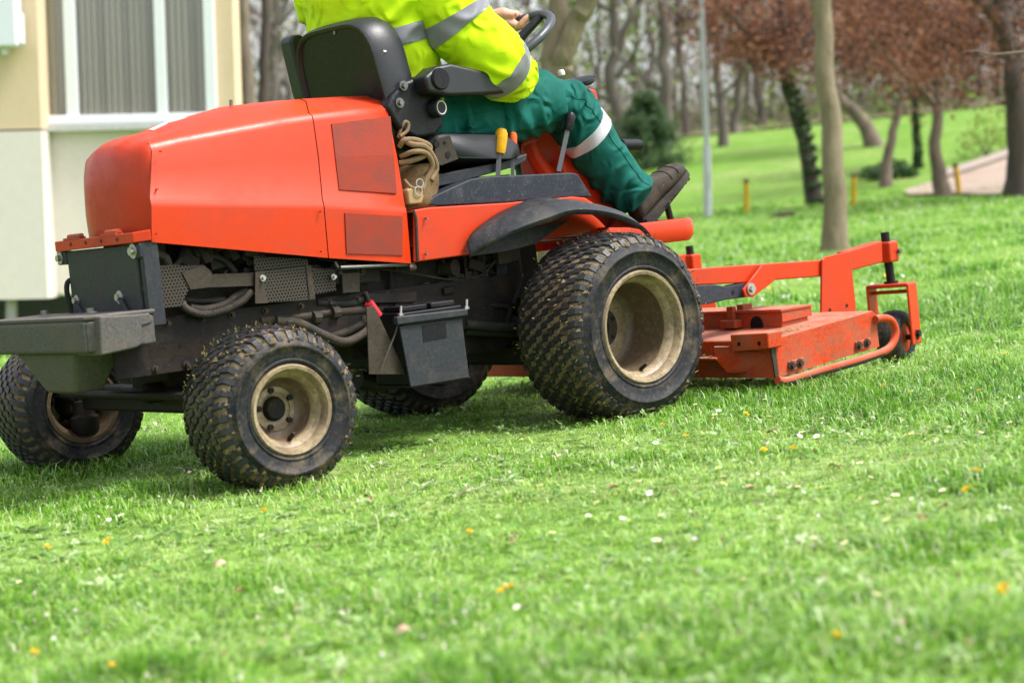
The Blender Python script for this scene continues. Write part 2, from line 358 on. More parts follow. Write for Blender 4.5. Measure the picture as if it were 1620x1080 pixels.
def wheel(c, R, Wd, rf, sgn, steer, ncol, nrow, disc, near, big):
    c = np.array(c, float)
    ax = np.array([-math.sin(steer), math.cos(steer), 0.0])*sgn          # points inward from the outer face
    e1 = np.array([math.cos(steer), math.sin(steer), 0.0]); e2 = np.array([0, 0, 1.0])
    root = bpy.data.objects.new('wheel', None); COL.objects.link(root); root.parent = mower; root.empty_display_size = .05
    def crown(o):
        t = abs(o-Wd/2)/(Wd/2); return R-.008-.026*t**3.5
    half = [(rf, .016), (rf+.007, .006), (rf+.012, .001), (rf+.015, -.003), (rf+.019, -.003), (rf+.022, .000), (rf+.035, -.004), (rf+(R-rf)*.46, -.0065), (rf+(R-rf)*.47, -.0090), (rf+(R-rf)*.50, -.0092), (rf+(R-rf)*.51, -.0068), (R-.052, .000), (R-.038, .008)]
    ns = 7
    tread = [(crown(o), o) for o in np.linspace(.022, Wd-.022, ns)]
    prof = half+tread+[(r_, Wd-o) for r_, o in reversed(half)]
    n = 72
    mb = MB(); mb.lathe(prof, c, ax, n, closed=True)
    me = mb.mesh('tyre')
    t = link('tyre', me, [M['tyre'], M['groove']], root, angle=60)
    mi = np.zeros(len(me.polygons), int)
    for k, p in enumerate(me.polygons):
        q = np.array(p.center)-c; o = q @ ax; rad = math.hypot(q @ e1, q[2])
        if rad > R-.040: mi[k] = 1
    me.polygons.foreach_set('material_index', mi)
    # raised ring on the sidewall
    # tread lugs: bent blocks in staggered columns
    L = MB(); cw = (Wd-.03)/ncol; pit = 2*PI/nrow
    def pt(th, o, r_): return c+ax*o+r_*(math.cos(th)*e1+math.sin(th)*e2)
    for j in range(ncol):
        oc = .015+cw*(j+.5); edge = j in (0, ncol-1)
        for i in range(nrow):
            th0 = i*pit+(pit*.5 if j % 2 else 0)+rng.normal(0, .006)
            hgt = .0062*rng.uniform(.55, 1.15)
            dirn = 1
            a, b = oc-cw*.43, oc+cw*.43
            sh = pit*.10
            hw = pit*.30*rng.uniform(.9, 1.06)
            pts = []
            for (o, ds) in ((a, -sh), (a+(b-a)*.38, -sh*.15), (a+(b-a)*.62, sh*.15), (b, sh)):
                pts.append((o, th0+dirn*ds))
            if edge:                                             # shoulder lug wraps on to the sidewall
                e = -1 if j == 0 else 1
                pts = pts if j else pts
                oo = .004 if j == 0 else Wd-.004
                if j == 0: pts = [(oo, th0-sh*1.3)]+pts
                else: pts = pts+[(oo, th0+sh*1.3)]
            rows = []
            for (o, tt) in pts:
                outer = (o < .012 or o > Wd-.012)
                rb = (R-.050 if outer else crown(o)-.002); rt = (R-.040 if outer else crown(o)+hgt)
                f = .80
                rows.append([pt(tt-hw, o, rb), pt(tt-hw*f, o, rt), pt(tt+hw*f, o, rt), pt(tt+hw, o, rb)])
            L.loft(rows, caps=True)
    lo = L.build('tread', M['lug'], root, angle=30); lo['kind'] = 'stuff'
    # rim
    d = disc
    rp = [(rf+.006, .018), (rf+.008, .004), (rf+.003, -.003), (rf-.006, -.001), (rf-.011, .008), (rf-.014, .026), (rf-.026, .036), (rf-.030, .055), (rf-.034, d-.02), (rf-.045, d-.004), (rf-.055, d)]
    q = MB(); q.lathe(rp[:8], c, ax, 56); q.f = [f_ for f_ in q.f if len(f_) == 4]; ri = q.build('rim', M['rim'], root, angle=40)
    q = MB(); q.lathe(rp[7:], c, ax, 56); q.f = [f_ for f_ in q.f if len(f_) == 4]; q.build('rim_barrel', M['rim_brown'], root, angle=40)
    q = MB(); q.lathe([(rf-.055, d), (rf-.07, d-.006), (.06, d-.004), (.034, d+.004)], c, ax, 56); q.f = [f_ for f_ in q.f if len(f_) == 4]; q.build('rim_disc', M['rim'], root, angle=40)
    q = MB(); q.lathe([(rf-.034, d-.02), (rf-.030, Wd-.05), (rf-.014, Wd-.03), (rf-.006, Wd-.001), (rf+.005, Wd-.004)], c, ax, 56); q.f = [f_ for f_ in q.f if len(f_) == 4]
    q.build('rim_back', M['rim_brown'], root, angle=40)
    q = MB(); q.lathe([(.0, d-.012), (.026, d-.012), (.031, d-.006), (.033, d+.004), (.034, d+.03)], c, ax, 28)
    if big: q.lathe([(.062, d-.012), (.066, d-.004), (.07, d+.01)], c, ax, 28); q.f = [f_ for f_ in q.f]
    q.build('hub', M['brown_metal'] if big else M['frame'], root)
    nn = 5
    for k in range(nn):
        th = 2*PI*k/nn+.5; p0 = c+ax*(d-.014)+(.052 if not big else .05)*(math.cos(th)*e1+math.sin(th)*e2)
        q = MB(); q.tube([p0, p0+ax*.02], .0085, 6); q.build('wheel_nut', M['frame'], root, smooth=False)
    if near:
        th = -PI*.5+.1; p0 = c+ax*.05+(rf-.033)*(math.cos(th)*e1+math.sin(th)*e2)
        q = MB(); q.tube([p0, p0-ax*.02+e2*.012, p0-ax*.028+e2*.018], [.007, .006, .004], 8); q.build('valve', M['frame'], root)
        # grass clippings and mud stuck in the tread
        g = MB()
        for k in range(420 if big else 520):
            th = rng.uniform(0, 2*PI); o = rng.uniform(.0, Wd); r_ = crown(min(max(o, .02), Wd-.02))+rng.uniform(.002, .012)
            p0 = pt(th, o, r_); dv = rng.normal(0, 1, 3); dv -= .92*((p0-c)/np.linalg.norm(p0-c))*(dv @ ((p0-c)/np.linalg.norm(p0-c))); dv /= np.linalg.norm(dv)
            ln = rng.uniform(.005, .020); s_ = np.cross(dv, p0-c); s_ /= np.linalg.norm(s_); w = rng.uniform(.0008, .002)
            g.add([p0-s_*w, p0+s_*w, p0+dv*ln*.6+s_*w*.8+(p0-c)*.02, p0+dv*ln*.6-s_*w*.8+(p0-c)*.02], [(0, 1, 2, 3)])
        go = g.build('grass_clippings', M['clip'], root, smooth=False); go['kind'] = 'stuff'
        # clods along the shoulder
        g = MB()
        for k in range(150):
            th = rng.uniform(0, 2*PI); o = rng.choice([rng.uniform(.0, .035), rng.uniform(.0, Wd)], p=[.8, .2]); r_ = (R-.045+o*.9 if o < .035 else crown(o)+.001)
            p0 = pt(th, o, r_); s0 = rng.uniform(.004, .011)
            dirs = [np.array(v) for v in [(1,0,0),(-1,0,0),(0,1,0),(0,-1,0),(0,0,1),(0,0,-1)]]
            vv = [p0+dv*s0*rng.uniform(.5, 1.3) for dv in dirs]
            g.add(vv, [(0,2,4),(2,1,4),(1,3,4),(3,0,4),(2,0,5),(1,2,5),(3,1,5),(0,3,5)])
        go = g.build('mud_clods', M['groove'], root, smooth=False); go['kind'] = 'stuff'
    return root
def mat_clip():
    mt, n, b = newmat('grass clippings'); v = coords(n)
    c = ramp(n, noise(n, v, 60, 2), [(.35, (.12, .2, .03)), (.5, (.28, .23, .07)), (.65, (.2, .085, .03))])
    n.links.new(c, b.inputs['Base Color']); b.inputs['Roughness'].default_value = .8; return mt
M['clip'] = mat_clip()
WB = 1.309; ZF, ZR = .2855, .2135; STEER = -.0708
wheel((WB, -.631, ZF), .3005, .30, .1686, 1, 0, 10, 46, .20, True, True)
wheel((WB, .70, ZF), .3005, .30, .1686, -1, 0, 10, 46, .20, False, True)
wheel((0, -.615, ZR), .2285, .24, .1152, 1, STEER, 9, 38, .10, True, False)
wheel((0, .767, ZR), .2285, .24, .1152, -1, STEER, 9, 38, .10, False, False)

# ---------------- hood
def side_row(px, y): return A(px[0], px[1], y=y)
Yb, Yc1, Yc2, Ys, Yr = -.298, -.303, -.290, -.262, -.175
YH = -.08                                     # centre line of the hood
def mir(p, c=None): return np.array([p[0], 2*(YC if c is None else c)-p[1], p[2]])
def hood_station(bot, cre, sho, rof, dxr=0.0, fdx=0.0):
    b = side_row(bot, Yb); c1 = side_row(cre, Yc1); s_ = side_row(sho, Ys); r_ = side_row(rof, Yr)
    c2 = np.array([c1[0]+.006, Yc2, c1[2]+.016]); 
    mid = lerp(c2, s_, .5)+np.array([0, -.006, 0])
    s1 = s_+np.array([0, -.004, -.018]); s2 = s_+np.array([0, .016, .010])
    r_ = r_+np.array([dxr, 0, 0]); r2 = lerp(s2, r_, .55)+np.array([0, 0, .004])
    top = np.array([r_[0], YH-.07, r_[2]+.010]); tc = np.array([r_[0], YH, r_[2]+.013])
    near = [b, c1-np.array([0, 0, .012]), c1, c2, mid, s1, s_, s2, r2, r_, top]
    return near+[tc]+[mir(p, YH)+np.array([fdx*min(1, (9-k)/4) if k < 9 else 0, 0, 0]) for k, p in reversed(list(enumerate(near)))]
st = [hood_station((240, 383), (239, 321), (238, 230), (238, 214), .03, .10),
      hood_station((285, 387), (284, 321.5), (286, 219), (283, 197), .01),
      hood_station((380, 395.5), (378, 322.5), (380, 202), (377, 171)),
      hood_station((450, 401.8), (446, 323.4), (450, 189.5), (440, 164)),
      hood_station((519, 408), (511.5, 324), (493, 183.5), (483, 161))]
h = MB(); h.loft(st)
hood = h.build('hood', M['orange'], mower, angle=55)
sf = [hood_station((520.5, 408.2), (513, 324.2), (494.5, 183.5), (484.5, 160.5)),
      hood_station((590, 412.5), (582, 328), (560, 176), (548, 157)),
      hood_station((650, 416.8), (642.5, 332), (612, 172), (600, 155))]
fs = [p+np.array([.012, .014 if p[1] < YH else -.014, -.006]) for p in sf[-1]]
h = MB(); h.loft(sf+[fs]); h.f.append(tuple(range(len(h.v)-len(fs), len(h.v))))
hfront = h.build('hood_rear_section', M['orange'], mower, angle=55)
# seam gap
# cowl: the rounded end of the hood
xr = st[0][6][0]
cols = []
base = st[0]
ys = [p[1] for p in base[6:-6]]
prof_y = np.linspace(-.262, 2*YH+.300, 19)
def toph(y):
    pts = base[6:-6]; yy = [p[1] for p in pts]; zz = [p[2] for p in pts]; return float(np.interp(y, yy, zz))
def topx(y):
    pts = base[6:-6]; yy = [p[1] for p in pts]; xx = [p[0] for p in pts]; return float(np.interp(y, yy, xx))
zb = base[0][2]+.012
def cowl_x(y): 
    t = abs(y-YH)/.22; return xr-.060*(1-t**3.0)
first = [base[k]*np.array([1, 1, 1]) for k in range(7)]
for y in prof_y:
    x0 = cowl_x(y); T = toph(y); X = topx(y); bulge = min(1, (x0-xr)/-.03)
    prof = [(x0+.004, zb), (x0, zb+.08), (x0+.002, (zb+T)/2), (x0+.006, T-.075)]
    for a_ in (.25, .5, .75, 1.0):
        th = a_*PI/2; prof.append((lerp(x0+.008, X, 1-math.cos(th)), lerp(T-.06, T, math.sin(th))))
    cols.append([np.array([float(px_), y, float(pz_)]) for px_, pz_ in prof])
side = []
for k, (px_, py_, pz_) in enumerate(cols[0]):
    yb = float(np.interp(pz_, [base[0][2], base[2][2], base[2][2]+.012, base[6][2]], [Yb, Yc1, Yc2, Ys])); xb = float(np.interp(pz_, [base[0][2], base[6][2]], [base[0][0], base[6][0]]))
    side.append(np.array([max(xb+.003, px_+.002), min(yb+.002, py_), pz_]))
cols = [side]+cols
h = MB(); h.loft(cols); h.build('grille_cowl', M['orange'], mower, angle=75)
# vent screens, laid into the section behind the seam, 2 mm proud
def ysurf(sec, z, i0=0):
    a = sf[sec]; zz = [p[2] for p in a[:10]]; yy = [p[1] for p in a[:10]]; return float(np.interp(z, zz, yy))
up = [(525, 196), (552, 195), (612, 183), (628, 304), (536, 299)]
def surf_quad(corners, name, mat, proud, parent, nu=6, nv=8):
    """patch that follows the hood's side; corners px: tl,tr,br,bl"""
    q = MB(); rows = []
    for j in range(nv+1):
        row = []
        for i in range(nu+1):
            u_, v_ = i/nu, j/nv
            p = lerp(lerp(corners[0], corners[1], u_), lerp(corners[3], corners[2], u_), v_)
            y = -.29
            for _ in range(4):
                P = A(p[0], p[1], y=y)
                y = ysurf(1, P[2])-proud
            row.append(A(p[0], p[1], y=y))
        rows.append(row)
    n_ = nu+1; back = [[p+np.array([0, .02, 0]) for p in r_] for r_ in rows]
    edge = rows[0]+[r_[-1] for r_ in rows[1:]]+rows[-1][-2::-1]+[r_[0] for r_ in rows[-2:0:-1]]
    q.loft(rows); o = q.build(name, mat, parent, smooth=False)
    q = MB(); q.loft([edge+edge[:1], [p+np.array([0, .02, 0]) for p in edge+edge[:1]]]); q.build('screen_rim', mat, o, smooth=False)
    return o
surf_quad([(525, 196), (618, 184), (628, 306), (537, 300)], 'vent_screen', M['screen'], .0035, hfront)
surf_quad([(546, 337), (637, 342), (637, 404), (549, 401)], 'vent_screen', M['screen'], .0035, hfront, 3, 4)
# bar with hinges under the cowl
bx0 = A(214, 372, y=-.285)[0]-.01
p1, p2 = A(214, 372, x=bx0), A(86, 383, x=bx0)
q = MB(); zt_, zb_ = .722, .694
q.extrude([(bx0, -.285, zb_), (bx0, p2[1], zb_-.003), (bx0, p2[1], zt_-.001), (bx0, -.285, zt_)], (.02, 0, 0))
q.extrude([(bx0, -.285, zb_), (bx0+.045, -.306, zb_+.002), (bx0+.045, -.306, zt_+.004), (bx0, -.285, zt_)], (.01, .018, 0))
bar = q.build('lower_rail', M['orange'], mower, bevel=.003)
for yy in (-.20, -.11, -.02, .07):
    q = MB(); p0 = np.array([bx0-.001, yy, .708]); q.tube([p0, p0+np.array([.004, 0, 0])], .0055, 10); q.build('bolt_hole', M['black'], bar)
for yy, l_ in ((-.16, .07), (.06, .075)):
    q = MB(); q.tube([(bx0+.012, yy-l_/2, .729), (bx0+.012, yy+l_/2, .729)], .008, 10); q.box((bx0+.012, yy+l_*.1, .724), (.025, l_*1.2, .006)); q.build('hinge', M['orange_worn'], bar, angle=40)
# decal on the bonnet top and little stud
dz = []
for px, py in ((190, 216), (285, 190), (300, 196), (236, 213)): pass
# ---------------- radiator box
xp = bx0+.016
tl, tr_ = A(104, 392, x=xp), A(233, 383, x=xp)
q = MB(); q.extrude([(xp, -.268, .50), (xp, tl[1], .50), (xp, tl[1], .69), (xp, -.268, .69)], (.03, 0, 0)); rad = q.build('radiator_cover', M['slate'], mower, bevel=.004)
q = MB(); q.box((xp+.03, -.283, .58), (.05, .022, .23)); q.build('side_strut', M['slate'], mower, bevel=.004)
def bolt(p, ax, r=.011, parent=mower, washer=True, mat='steel', name='bolt'):
    ax = np.asarray(ax, float); q = MB(); p = np.asarray(p, float)
    if washer: q.tube([p, p+ax*.003], r*1.7, 16)
    q.tube([p+ax*.003, p+ax*.013], r, 6)
    return q.build(name, M[mat], parent, angle=30)
bolt((xp-.004, -.262, .672), (-1, 0, 0), .012, rad)
q = MB(); q.box((xp+.008, -.268, .672), (.026, .05, .045)); q.build('corner_bracket', M['slate'], rad, bevel=.008)
q = MB(); q.box((xp+.01, tl[1]+.03, .672), (.024, .06, .04)); q.build('corner_bracket', M['slate'], rad, bevel=.006)
bolt((xp-.002, tl[1]+.035, .672), (-1, 0, 0), .010, rad)
pb = A(190, 470, x=xp); bolt(pb, (-1, 0, 0), .011, rad); pb2 = A(122, 475, x=xp); bolt(pb2, (-1, 0, 0), .009, rad)
q = MB(); q.tube([pb+np.array([-.006, -.01, -.005]), pb+np.array([-.004, -.052, -.055])], .007, 8); q.build('stay_rod', M['slate'], rad)
q = MB(); q.tube([pb2+np.array([-.004, 0, -.008]), pb2+np.array([-.002, -.03, -.04])], .006, 8); q.build('stay_rod', M['slate'], rad)
q = MB(); q.tube(curve([(xp+.01, tl[1]+.012, .49), (xp-.002, tl[1]+.018, .56), (xp, tl[1]+.014, .60), (xp+.02, tl[1]+.005, .61)], 12), .008, 8); q.build('side_hose', M['hose_dark'], rad)

# ---------------- rear counterweight
xb = -.40
q = MB()
def pz(px, py): return A(px, py, x=xb)
near_y = A(133, 530, x=xb)[1]
zt2, zb2 = A(130, 505, x=xb)[2], A(130, 566, x=xb)[2]
yl = 2*YC-near_y+.03
prof = [(near_y, zb2+.01), (near_y, zt2-.005), (yl, zt2-.005), (yl, zb2+.01)]
q.extrude([(xb, y, z) for y, z in prof], (.20, 0, 0))
wt = q.build('counterweight', M['slate_dirty'], mower, bevel=.012, seg=3)
q = MB(); # bevelled end cheek
q.extrude([(xb+.004, near_y+.001, zb2+.012), (xb+.004, near_y+.001, zt2-.008), (xb+.055, near_y-.035, zt2-.008), (xb+.055, near_y-.035, zb2+.016)], (.14, 0, 0))
q.build('cheek', M['slate_dirty'], wt, bevel=.006)
q = MB(); q.extrude([(xb+.003, near_y+.004, zt2-.006), (xb+.055, near_y-.037, zt2-.006), (xb+.20, near_y-.037, zt2-.006), (xb+.20, yl, zt2-.006), (xb+.003, yl, zt2-.006)], (0, 0, .012))
q.build('top_plate', M['slate_dirty'], wt, bevel=.005)
# side lobe
xl0 = xb+.10
lob = [(157, 500), (215, 497), (237, 494), (243, 505), (240, 512), (226, 516), (225, 545), (218, 550), (160, 563)]
q = MB(); q.extrude(PX(lob, near_y-.04), (0, .14, 0)); q.build('side_lobe', M['slate_dirty'], wt, bevel=.010, seg=3)
# wedge under the weight
wy0, wy1 = A(135, 590, x=xb+.05)[1], A(45, 590, x=xb+.05)[1]
zw = A(100, 623, x=xb+.05)[2]
top4 = [(xb+.02, wy0-.01, zb2+.015), (xb+.02, wy1+.02, zb2+.015), (xb+.18, wy1+.02, zb2+.015), (xb+.18, wy0-.01, zb2+.015)]
b4 = [(xb+.05, wy0+.075, zw), (xb+.05, wy1-.10, zw), (xb+.14, wy1-.10, zw), (xb+.14, wy0+.075, zw)]
q = MB(); q.loft([[np.array(p) for p in top4], [np.array(p) for p in b4]], closed=True, caps=True); q.build('lower_wedge', M['slate_dirty'], wt, bevel=.014, seg=3)
for px in (70, 143): 
    p0 = A(px, 490, z=zt2+.012); p0[0] = xb+.05; bolt((xb+.06, A(px, 495, x=xb+.06)[1], zt2+.012), (0, 0, 1), .010, wt, mat='steel_dark')

# ---------------- chassis
q = MB()
for yy in (-.21, .25): q.box((.42, yy, .405), (1.42, .018, .155))
fr = q.build('chassis_rail', M['frame'], mower, bevel=.003)
q = MB(); q.extrude(PX([(232, 545), (330, 537), (332, 561), (232, 570)], -.215), (0, -.004, 0)); q.build('rail_plate', M['brown_metal'], fr, bevel=.001)
for px, py in ((262, 549), (285, 547)):
    p0 = A(px, py, y=-.2195); q = MB(); q.tube([p0, p0+np.array([0, -.001, 0])], .006, 10); q.build('bolt_hole', M['black'], fr)
# rear axle beam, pivot, tie rod, kingpins
q = MB(); q.box((.0, .076, .235), (.075, .86, .075)); ax_o = q.build('rear_axle', M['frame'], mower, bevel=.012, seg=3)
q = MB(); q.tube([(-.10, -.33, .258), (-.10, .50, .258)], .012, 10); q.build('tie_rod', M['frame'], ax_o)
q = MB(); q.lathe([(.0, -.03), (.022, -.03), (.024, 0), (.018, .018), (.0, .02)], (-.10, -.33, .262), (0, 0, 1), 14); q.tube([(-.1, -.33, .27), (-.1, -.33, .30)], .009, 6); q.build('ball_joint', M['steel_dark'], ax_o)
q = MB(); q.extrude([(-.10, -.35, .25), (-.10, -.31, .25), (-.02, -.36, .25), (-.02, -.42, .25)], (0, 0, .02)); q.build('steering_arm', M['frame'], ax_o, bevel=.005)
for sgn, yk in ((1, -.42), (-1, .57)):
    q = MB()
    q.lathe([(.0, -.105), (.035, -.105), (.044, -.09), (.046, -.05), (.036, -.04), (.034, .0), (.028, .005), (.028, .06), (.032, .062), (.032, .085), (.0, .09)], (-.0, yk, .22), (0, 0, 1), 20)
    q.tube([(0, yk, .2135), (0, yk-.08*sgn, .2135)], [.045, .055], 18)
    q.tube([(-.03, yk-.01*sgn, .235), (-.09, yk+.01*sgn, .258)], [.02, .012], 10)
    q.build('kingpin_housing', M['frame'], ax_o, angle=30)
q = MB(); q.lathe([(.0, -.0), (.02, -.0), (.03, .01), (.03, .06), (.0, .06)], (-.09, .02, .26), (1, 0, 0), 16); q.box((.05, .076, .29), (.16, .22, .08)); q.build('pivot', M['frame'], ax_o, bevel=.004)
# belly, transmission, front axle
q = MB(); q.box((.45, .02, .50), (1.15, .40, .12)); q.box((.90, .02, .33), (.55, .36, .18)); q.build('belly_pan', M['engine'], mower, bevel=.01)
q = MB(); q.box((1.309, .03, .29), (.24, .50, .22)); q.tube([(1.309, -.44, .2855), (1.309, .50, .2855)], .05, 16); q.build('front_axle', M['engine'], mower, bevel=.015)
# engine: block, head, fan shroud, manifold, filter
eng = MB(); eng.box((.25, .02, .60), (.62, .36, .20)); eng = eng.build('engine_block', M['engine'], mower, bevel=.01)
q = MB()
for k in range(4): q.tube(curve([(-.02+.09*k, -.17, .665), (.0+.09*k, -.225, .668), (.02+.09*k, -.24, .62)], 8), .016, 8)
q.build('manifold', M['engine'], eng)
for px, py, r_ in ((300, 404, .022), (318, 412, .016), (350, 405, .026), (375, 412, .018), (336, 398, .012), (395, 400, .02)):
    p0 = A(px, py, y=-.20); q = MB(); q.lathe([(.0, -.03), (r_, -.03), (r_*1.1, -.01), (r_*.8, .01), (r_*.85, .04), (0, .04)], p0, (.2, -1, .3), 12); q.build('engine_fitting', M['engine'] if r_ > .017 else M['brown_metal'], eng)
q = MB(); q.tube(curve(PX([(233, 399), (248, 401), (262, 408), (268, 425)], -.24), 14), .012, 10); q.build('coolant_hose', M['hose'], eng)
q = MB(); q.tube(curve(PX([(270, 430), (290, 408), (320, 402), (352, 410), (372, 430)], -.225), 20), .009, 8); q.build('coolant_hose', M['hose_dark'], eng)
# perforated guards with the connecting bar
gy = -.262
q = MB(); q.extrude(PX([(229, 420), (322, 419), (334, 432), (334, 452), (300, 456), (286, 485), (232, 490)], gy), (0, .006, 0)); g1 = q.build('perforated_guard', M['perf'], mower, bevel=.001)
q = MB(); q.extrude(PX([(228, 421), (240, 420.5), (243, 489), (231, 490)], gy-.002), (0, -.003, 0)); q.build('guard_flange', M['brown_metal'], g1)
q = MB(); q.extrude(PX([(288, 432), (300, 456), (300, 458), (334, 454), (334, 430), (322, 419.5), (316, 419.5)], gy-.001), (0, -.003, 0)); q.build('guard_flange', M['brown_metal'], g1)
bolt(A(233, 457, y=gy-.005), (0, -1, 0), .009, g1)
q = MB(); q.extrude(PX([(330, 434), (408, 431), (408, 452), (330, 455)], gy+.004), (0, .006, 0)); q.build('guard_bar', M['brown_metal'], mower, bevel=.001)
q = MB(); q.extrude(PX([(404, 430), (487, 420), (494, 474), (404, 480)], gy-.004), (0, .006, 0)); g2 = q.build('perforated_guard', M['perf'], mower, bevel=.001)
q = MB(); q.extrude(PX([(401, 405), (487, 409), (488, 420), (403, 429)], gy+.006), (0, .006, 0)); q.build('perforated_guard', M['perf'], mower, bevel=.001)
q = MB(); q.extrude(PX([(404, 430), (418, 428), (417, 445), (424, 479), (404, 480)], gy-.007), (0, .0025, 0)); q.build('guard_flange', M['brown_metal'], g2)
q = MB(); q.extrude(PX([(484, 420), (492, 419.5), (499, 473), (490, 474)], gy-.007), (0, .0025, 0)); q.build('guard_flange', M['brown_metal'], g2)
q = MB(); q.extrude(PX([(493, 424), (530, 426), (532, 460), (496, 466)], gy+.01), (0, .006, 0)); q.build('perforated_guard', M['perf'], mower, bevel=.001)
bolt(A(415, 440, y=gy-.008), (0, -1, 0), .0055, g2); bolt(A(527, 438, y=gy), (0, -1, 0), .005, g2)
q = MB(); q.extrude(PX([(500, 426), (600, 420), (602, 445), (500, 452)], -.235), (0, .008, 0)); q.build('guard_bar', M['frame'], mower, bevel=.001)
q = MB(); q.extrude(PX([(541, 432), (569, 430), (570, 462), (543, 464)], -.25), (0, .012, 0)); q.build('relay_box', M['brown_metal'], mower, bevel=.002)
# hoses
def ribbed(path, r, pitch=.006, n=12, amp=.14):
    P = curve(path, 40); L_ = [0]
    for i in range(1, len(P)): L_.append(L_[-1]+np.linalg.norm(P[i]-P[i-1]))
    m_ = int(L_[-1]/pitch*3); t = np.linspace(0, L_[-1], m_); Q = np.stack([np.interp(t, L_, [p[k] for p in P]) for k in range(3)], -1)
    rr = [r*(1+amp*math.cos(2*PI*x/pitch)) for x in t]
    return list(Q), rr
for pts, y, r_ in (([(287, 478), (296, 489), (320, 497), (350, 492), (380, 478), (398, 461)], -.25, .0105),
                   ([(300, 486), (325, 489), (355, 481), (375, 467), (390, 460)], -.235, .0105),
                   ([(290, 474), (320, 476), (355, 474)], -.22, .009),
                   ([(520, 535), (550, 524), (572, 512), (578, 500)], -.22, .012)):
    P, rr = ribbed(PX(pts, y), r_); q = MB(); q.tube(P, rr, 10); q.build('corrugated_hose', M['hose'] if r_ > .0095 else M['hose_dark'], mower, angle=80)
for pts, y, r_, mt in (([(436, 507), (470, 510), (510, 529), (545, 541), (575, 528), (590, 512)], -.225, .014, 'hose'),
                       ([(410, 507), (470, 502), (520, 495), (575, 490), (610, 488)], -.21, .015, 'brown_metal'),
                       ([(500, 478), (530, 480), (560, 478), (590, 466)], -.215, .012, 'hose_dark'),
                       ([(735, 500), (780, 503), (830, 510)], -.20, .018, 'hose_dark'), ([(735, 512), (780, 516), (830, 516)], -.21, .016, 'hose_dark'),
                       ([(735, 524), (770, 526), (820, 528)], -.19, .012, 'hose_dark')):
    q = MB(); q.tube(curve(PX(pts, y), 30), r_, 12); q.build('hydraulic_hose', M[mt], mower)
for px, py in ((456, 509), (500, 502), (530, 494)):
    p0 = A(px, py, y=-.222); q = MB(); q.tube([p0-np.array([.012, 0, 0]), p0+np.array([.012, 0, 0])], .019, 8); q.build('hose_fitting', M['hose'], mower)
# cables under the side panel
for pts, r_ in (([(600, 425), (650, 432), (720, 443), (760, 436), (790, 405)], .003), ([(660, 470), (720, 468), (737, 450), (735, 400)], .006), ([(700, 410), (712, 440), (716, 475)], .007), ([(820, 400), (824, 440), (812, 480)], .006), ([(770, 500), (800, 484), (830, 482)], .008), ([(690, 450), (740, 432), (800, 410)], .0045)):
    q = MB(); q.tube(curve(PX(pts, -.23+rng.uniform(0, .04)), 24), r_, 8); q.build('cable', M['hose' if r_ < .005 else 'hose_dark'], mower)
q = MB(); q.extrude(PX([(580, 465), (660, 462), (660, 478), (582, 480)], -.24), (0, .03, 0)); q.build('battery_shelf', M['frame'], mower, bevel=.003)
q = MB(); q.extrude(PX([(786, 405), (803, 403), (800, 470), (788, 470)], -.2), (0, .01, 0)); q.build('fender_stay', M['slate'], mower, bevel=.002)
q = MB(); q.lathe([(0, -.02), (.026, -.02), (.026, .03), (0, .03)], A(708, 424, y=-.2), (.3, -1, 0), 18); q.build('fuel_filter', M['brown_metal'], mower)
q = MB(); q.tube(PX([(538, 423), (655, 418)], -.285), .006, 8); q.tube(PX([(535, 423), (530, 414)], -.285), .004, 6); q.build('hood_rod', M['steel_dark'], mower)
q = MB(); q.lathe([(0, -.012), (.014, -.012), (.015, .0), (.013, .012), (0, .012)], A(650, 424, y=-.285), (1, 0, 0), 14); q.build('hood_catch', M['brown_metal'], mower)

# ---------------- battery on its carrier
by = -.40
plate = PX([(632, 516), (731, 504), (743, 597), (650, 612)], by)
q = MB(); q.extrude(plate, (0, .006, 0)); bp = q.build('battery_plate', M['slate'], mower, bevel=.004)
q = MB(); q.extrude(PX([(668, 514), (705, 509), (707, 534), (670, 541)], by-.0015), (0, .001, 0)); q.build('plate_window', M['black'], bp)
tp = [A(626, 497, y=by-.012), A(738, 484, y=by-.012)]
q = MB(); q.extrude([A(628, 501, y=by-.012), A(741, 488, y=by-.012), A(741, 499, y=by-.012), A(629, 514, y=by-.012)], (0, .02, 0)); q.build('clamp_bar', M['slate'], bp, bevel=.004)
for px, py in ((634, 498), (738, 487)):
    p0 = A(px, py+5, y=by-.004); q = MB(); q.tube([p0, p0+np.array([0.006, 0, .035])], .004, 8); q.tube([p0+np.array([.001, 0, .006]), p0+np.array([.002, 0, .014])], .009, 6); q.build('clamp_bolt', M['steel'], bp, angle=30)
x0b, x1b = A(634, 520, y=by+.008)[0]+.012, A(740, 520, y=by+.008)[0]-.01
bz0, bz1 = A(690, 603, y=by)[2], A(690, 488, y=by)[2]
q = MB(); q.box(((x0b+x1b)/2, by+.092, (bz0+bz1)/2), (x1b-x0b, .16, bz1-bz0)); bat = q.build('battery', M['black'], mower, bevel=.005)
for k in range(2):
    q = MB(); q.box((x0b+(x1b-x0b)*(.27+.46*k), by+.075, bz1+.009), ((x1b-x0b)*.40, .10, .016)); q.build('vent_cap', M['black'], bat, bevel=.004)
q = MB(); q.tube(PX([(583, 478), (597, 500)], by+.06), [.014, .017], 8); q.build('terminal_cover', M['red'], bat, angle=30)
q = MB(); q.tube(curve(PX([(578, 462), (581, 470), (585, 480)], by+.06), 8), .006, 8); q.build('battery_cable', M['hose_dark'], bat)
q = MB(); q.extrude(PX([(580, 486), (592, 484), (641, 588), (646, 592), (584, 592)], by+.03), (0, .004, 0)); q.build('carrier_bracket', M['brown_metal'], bp, bevel=.001)
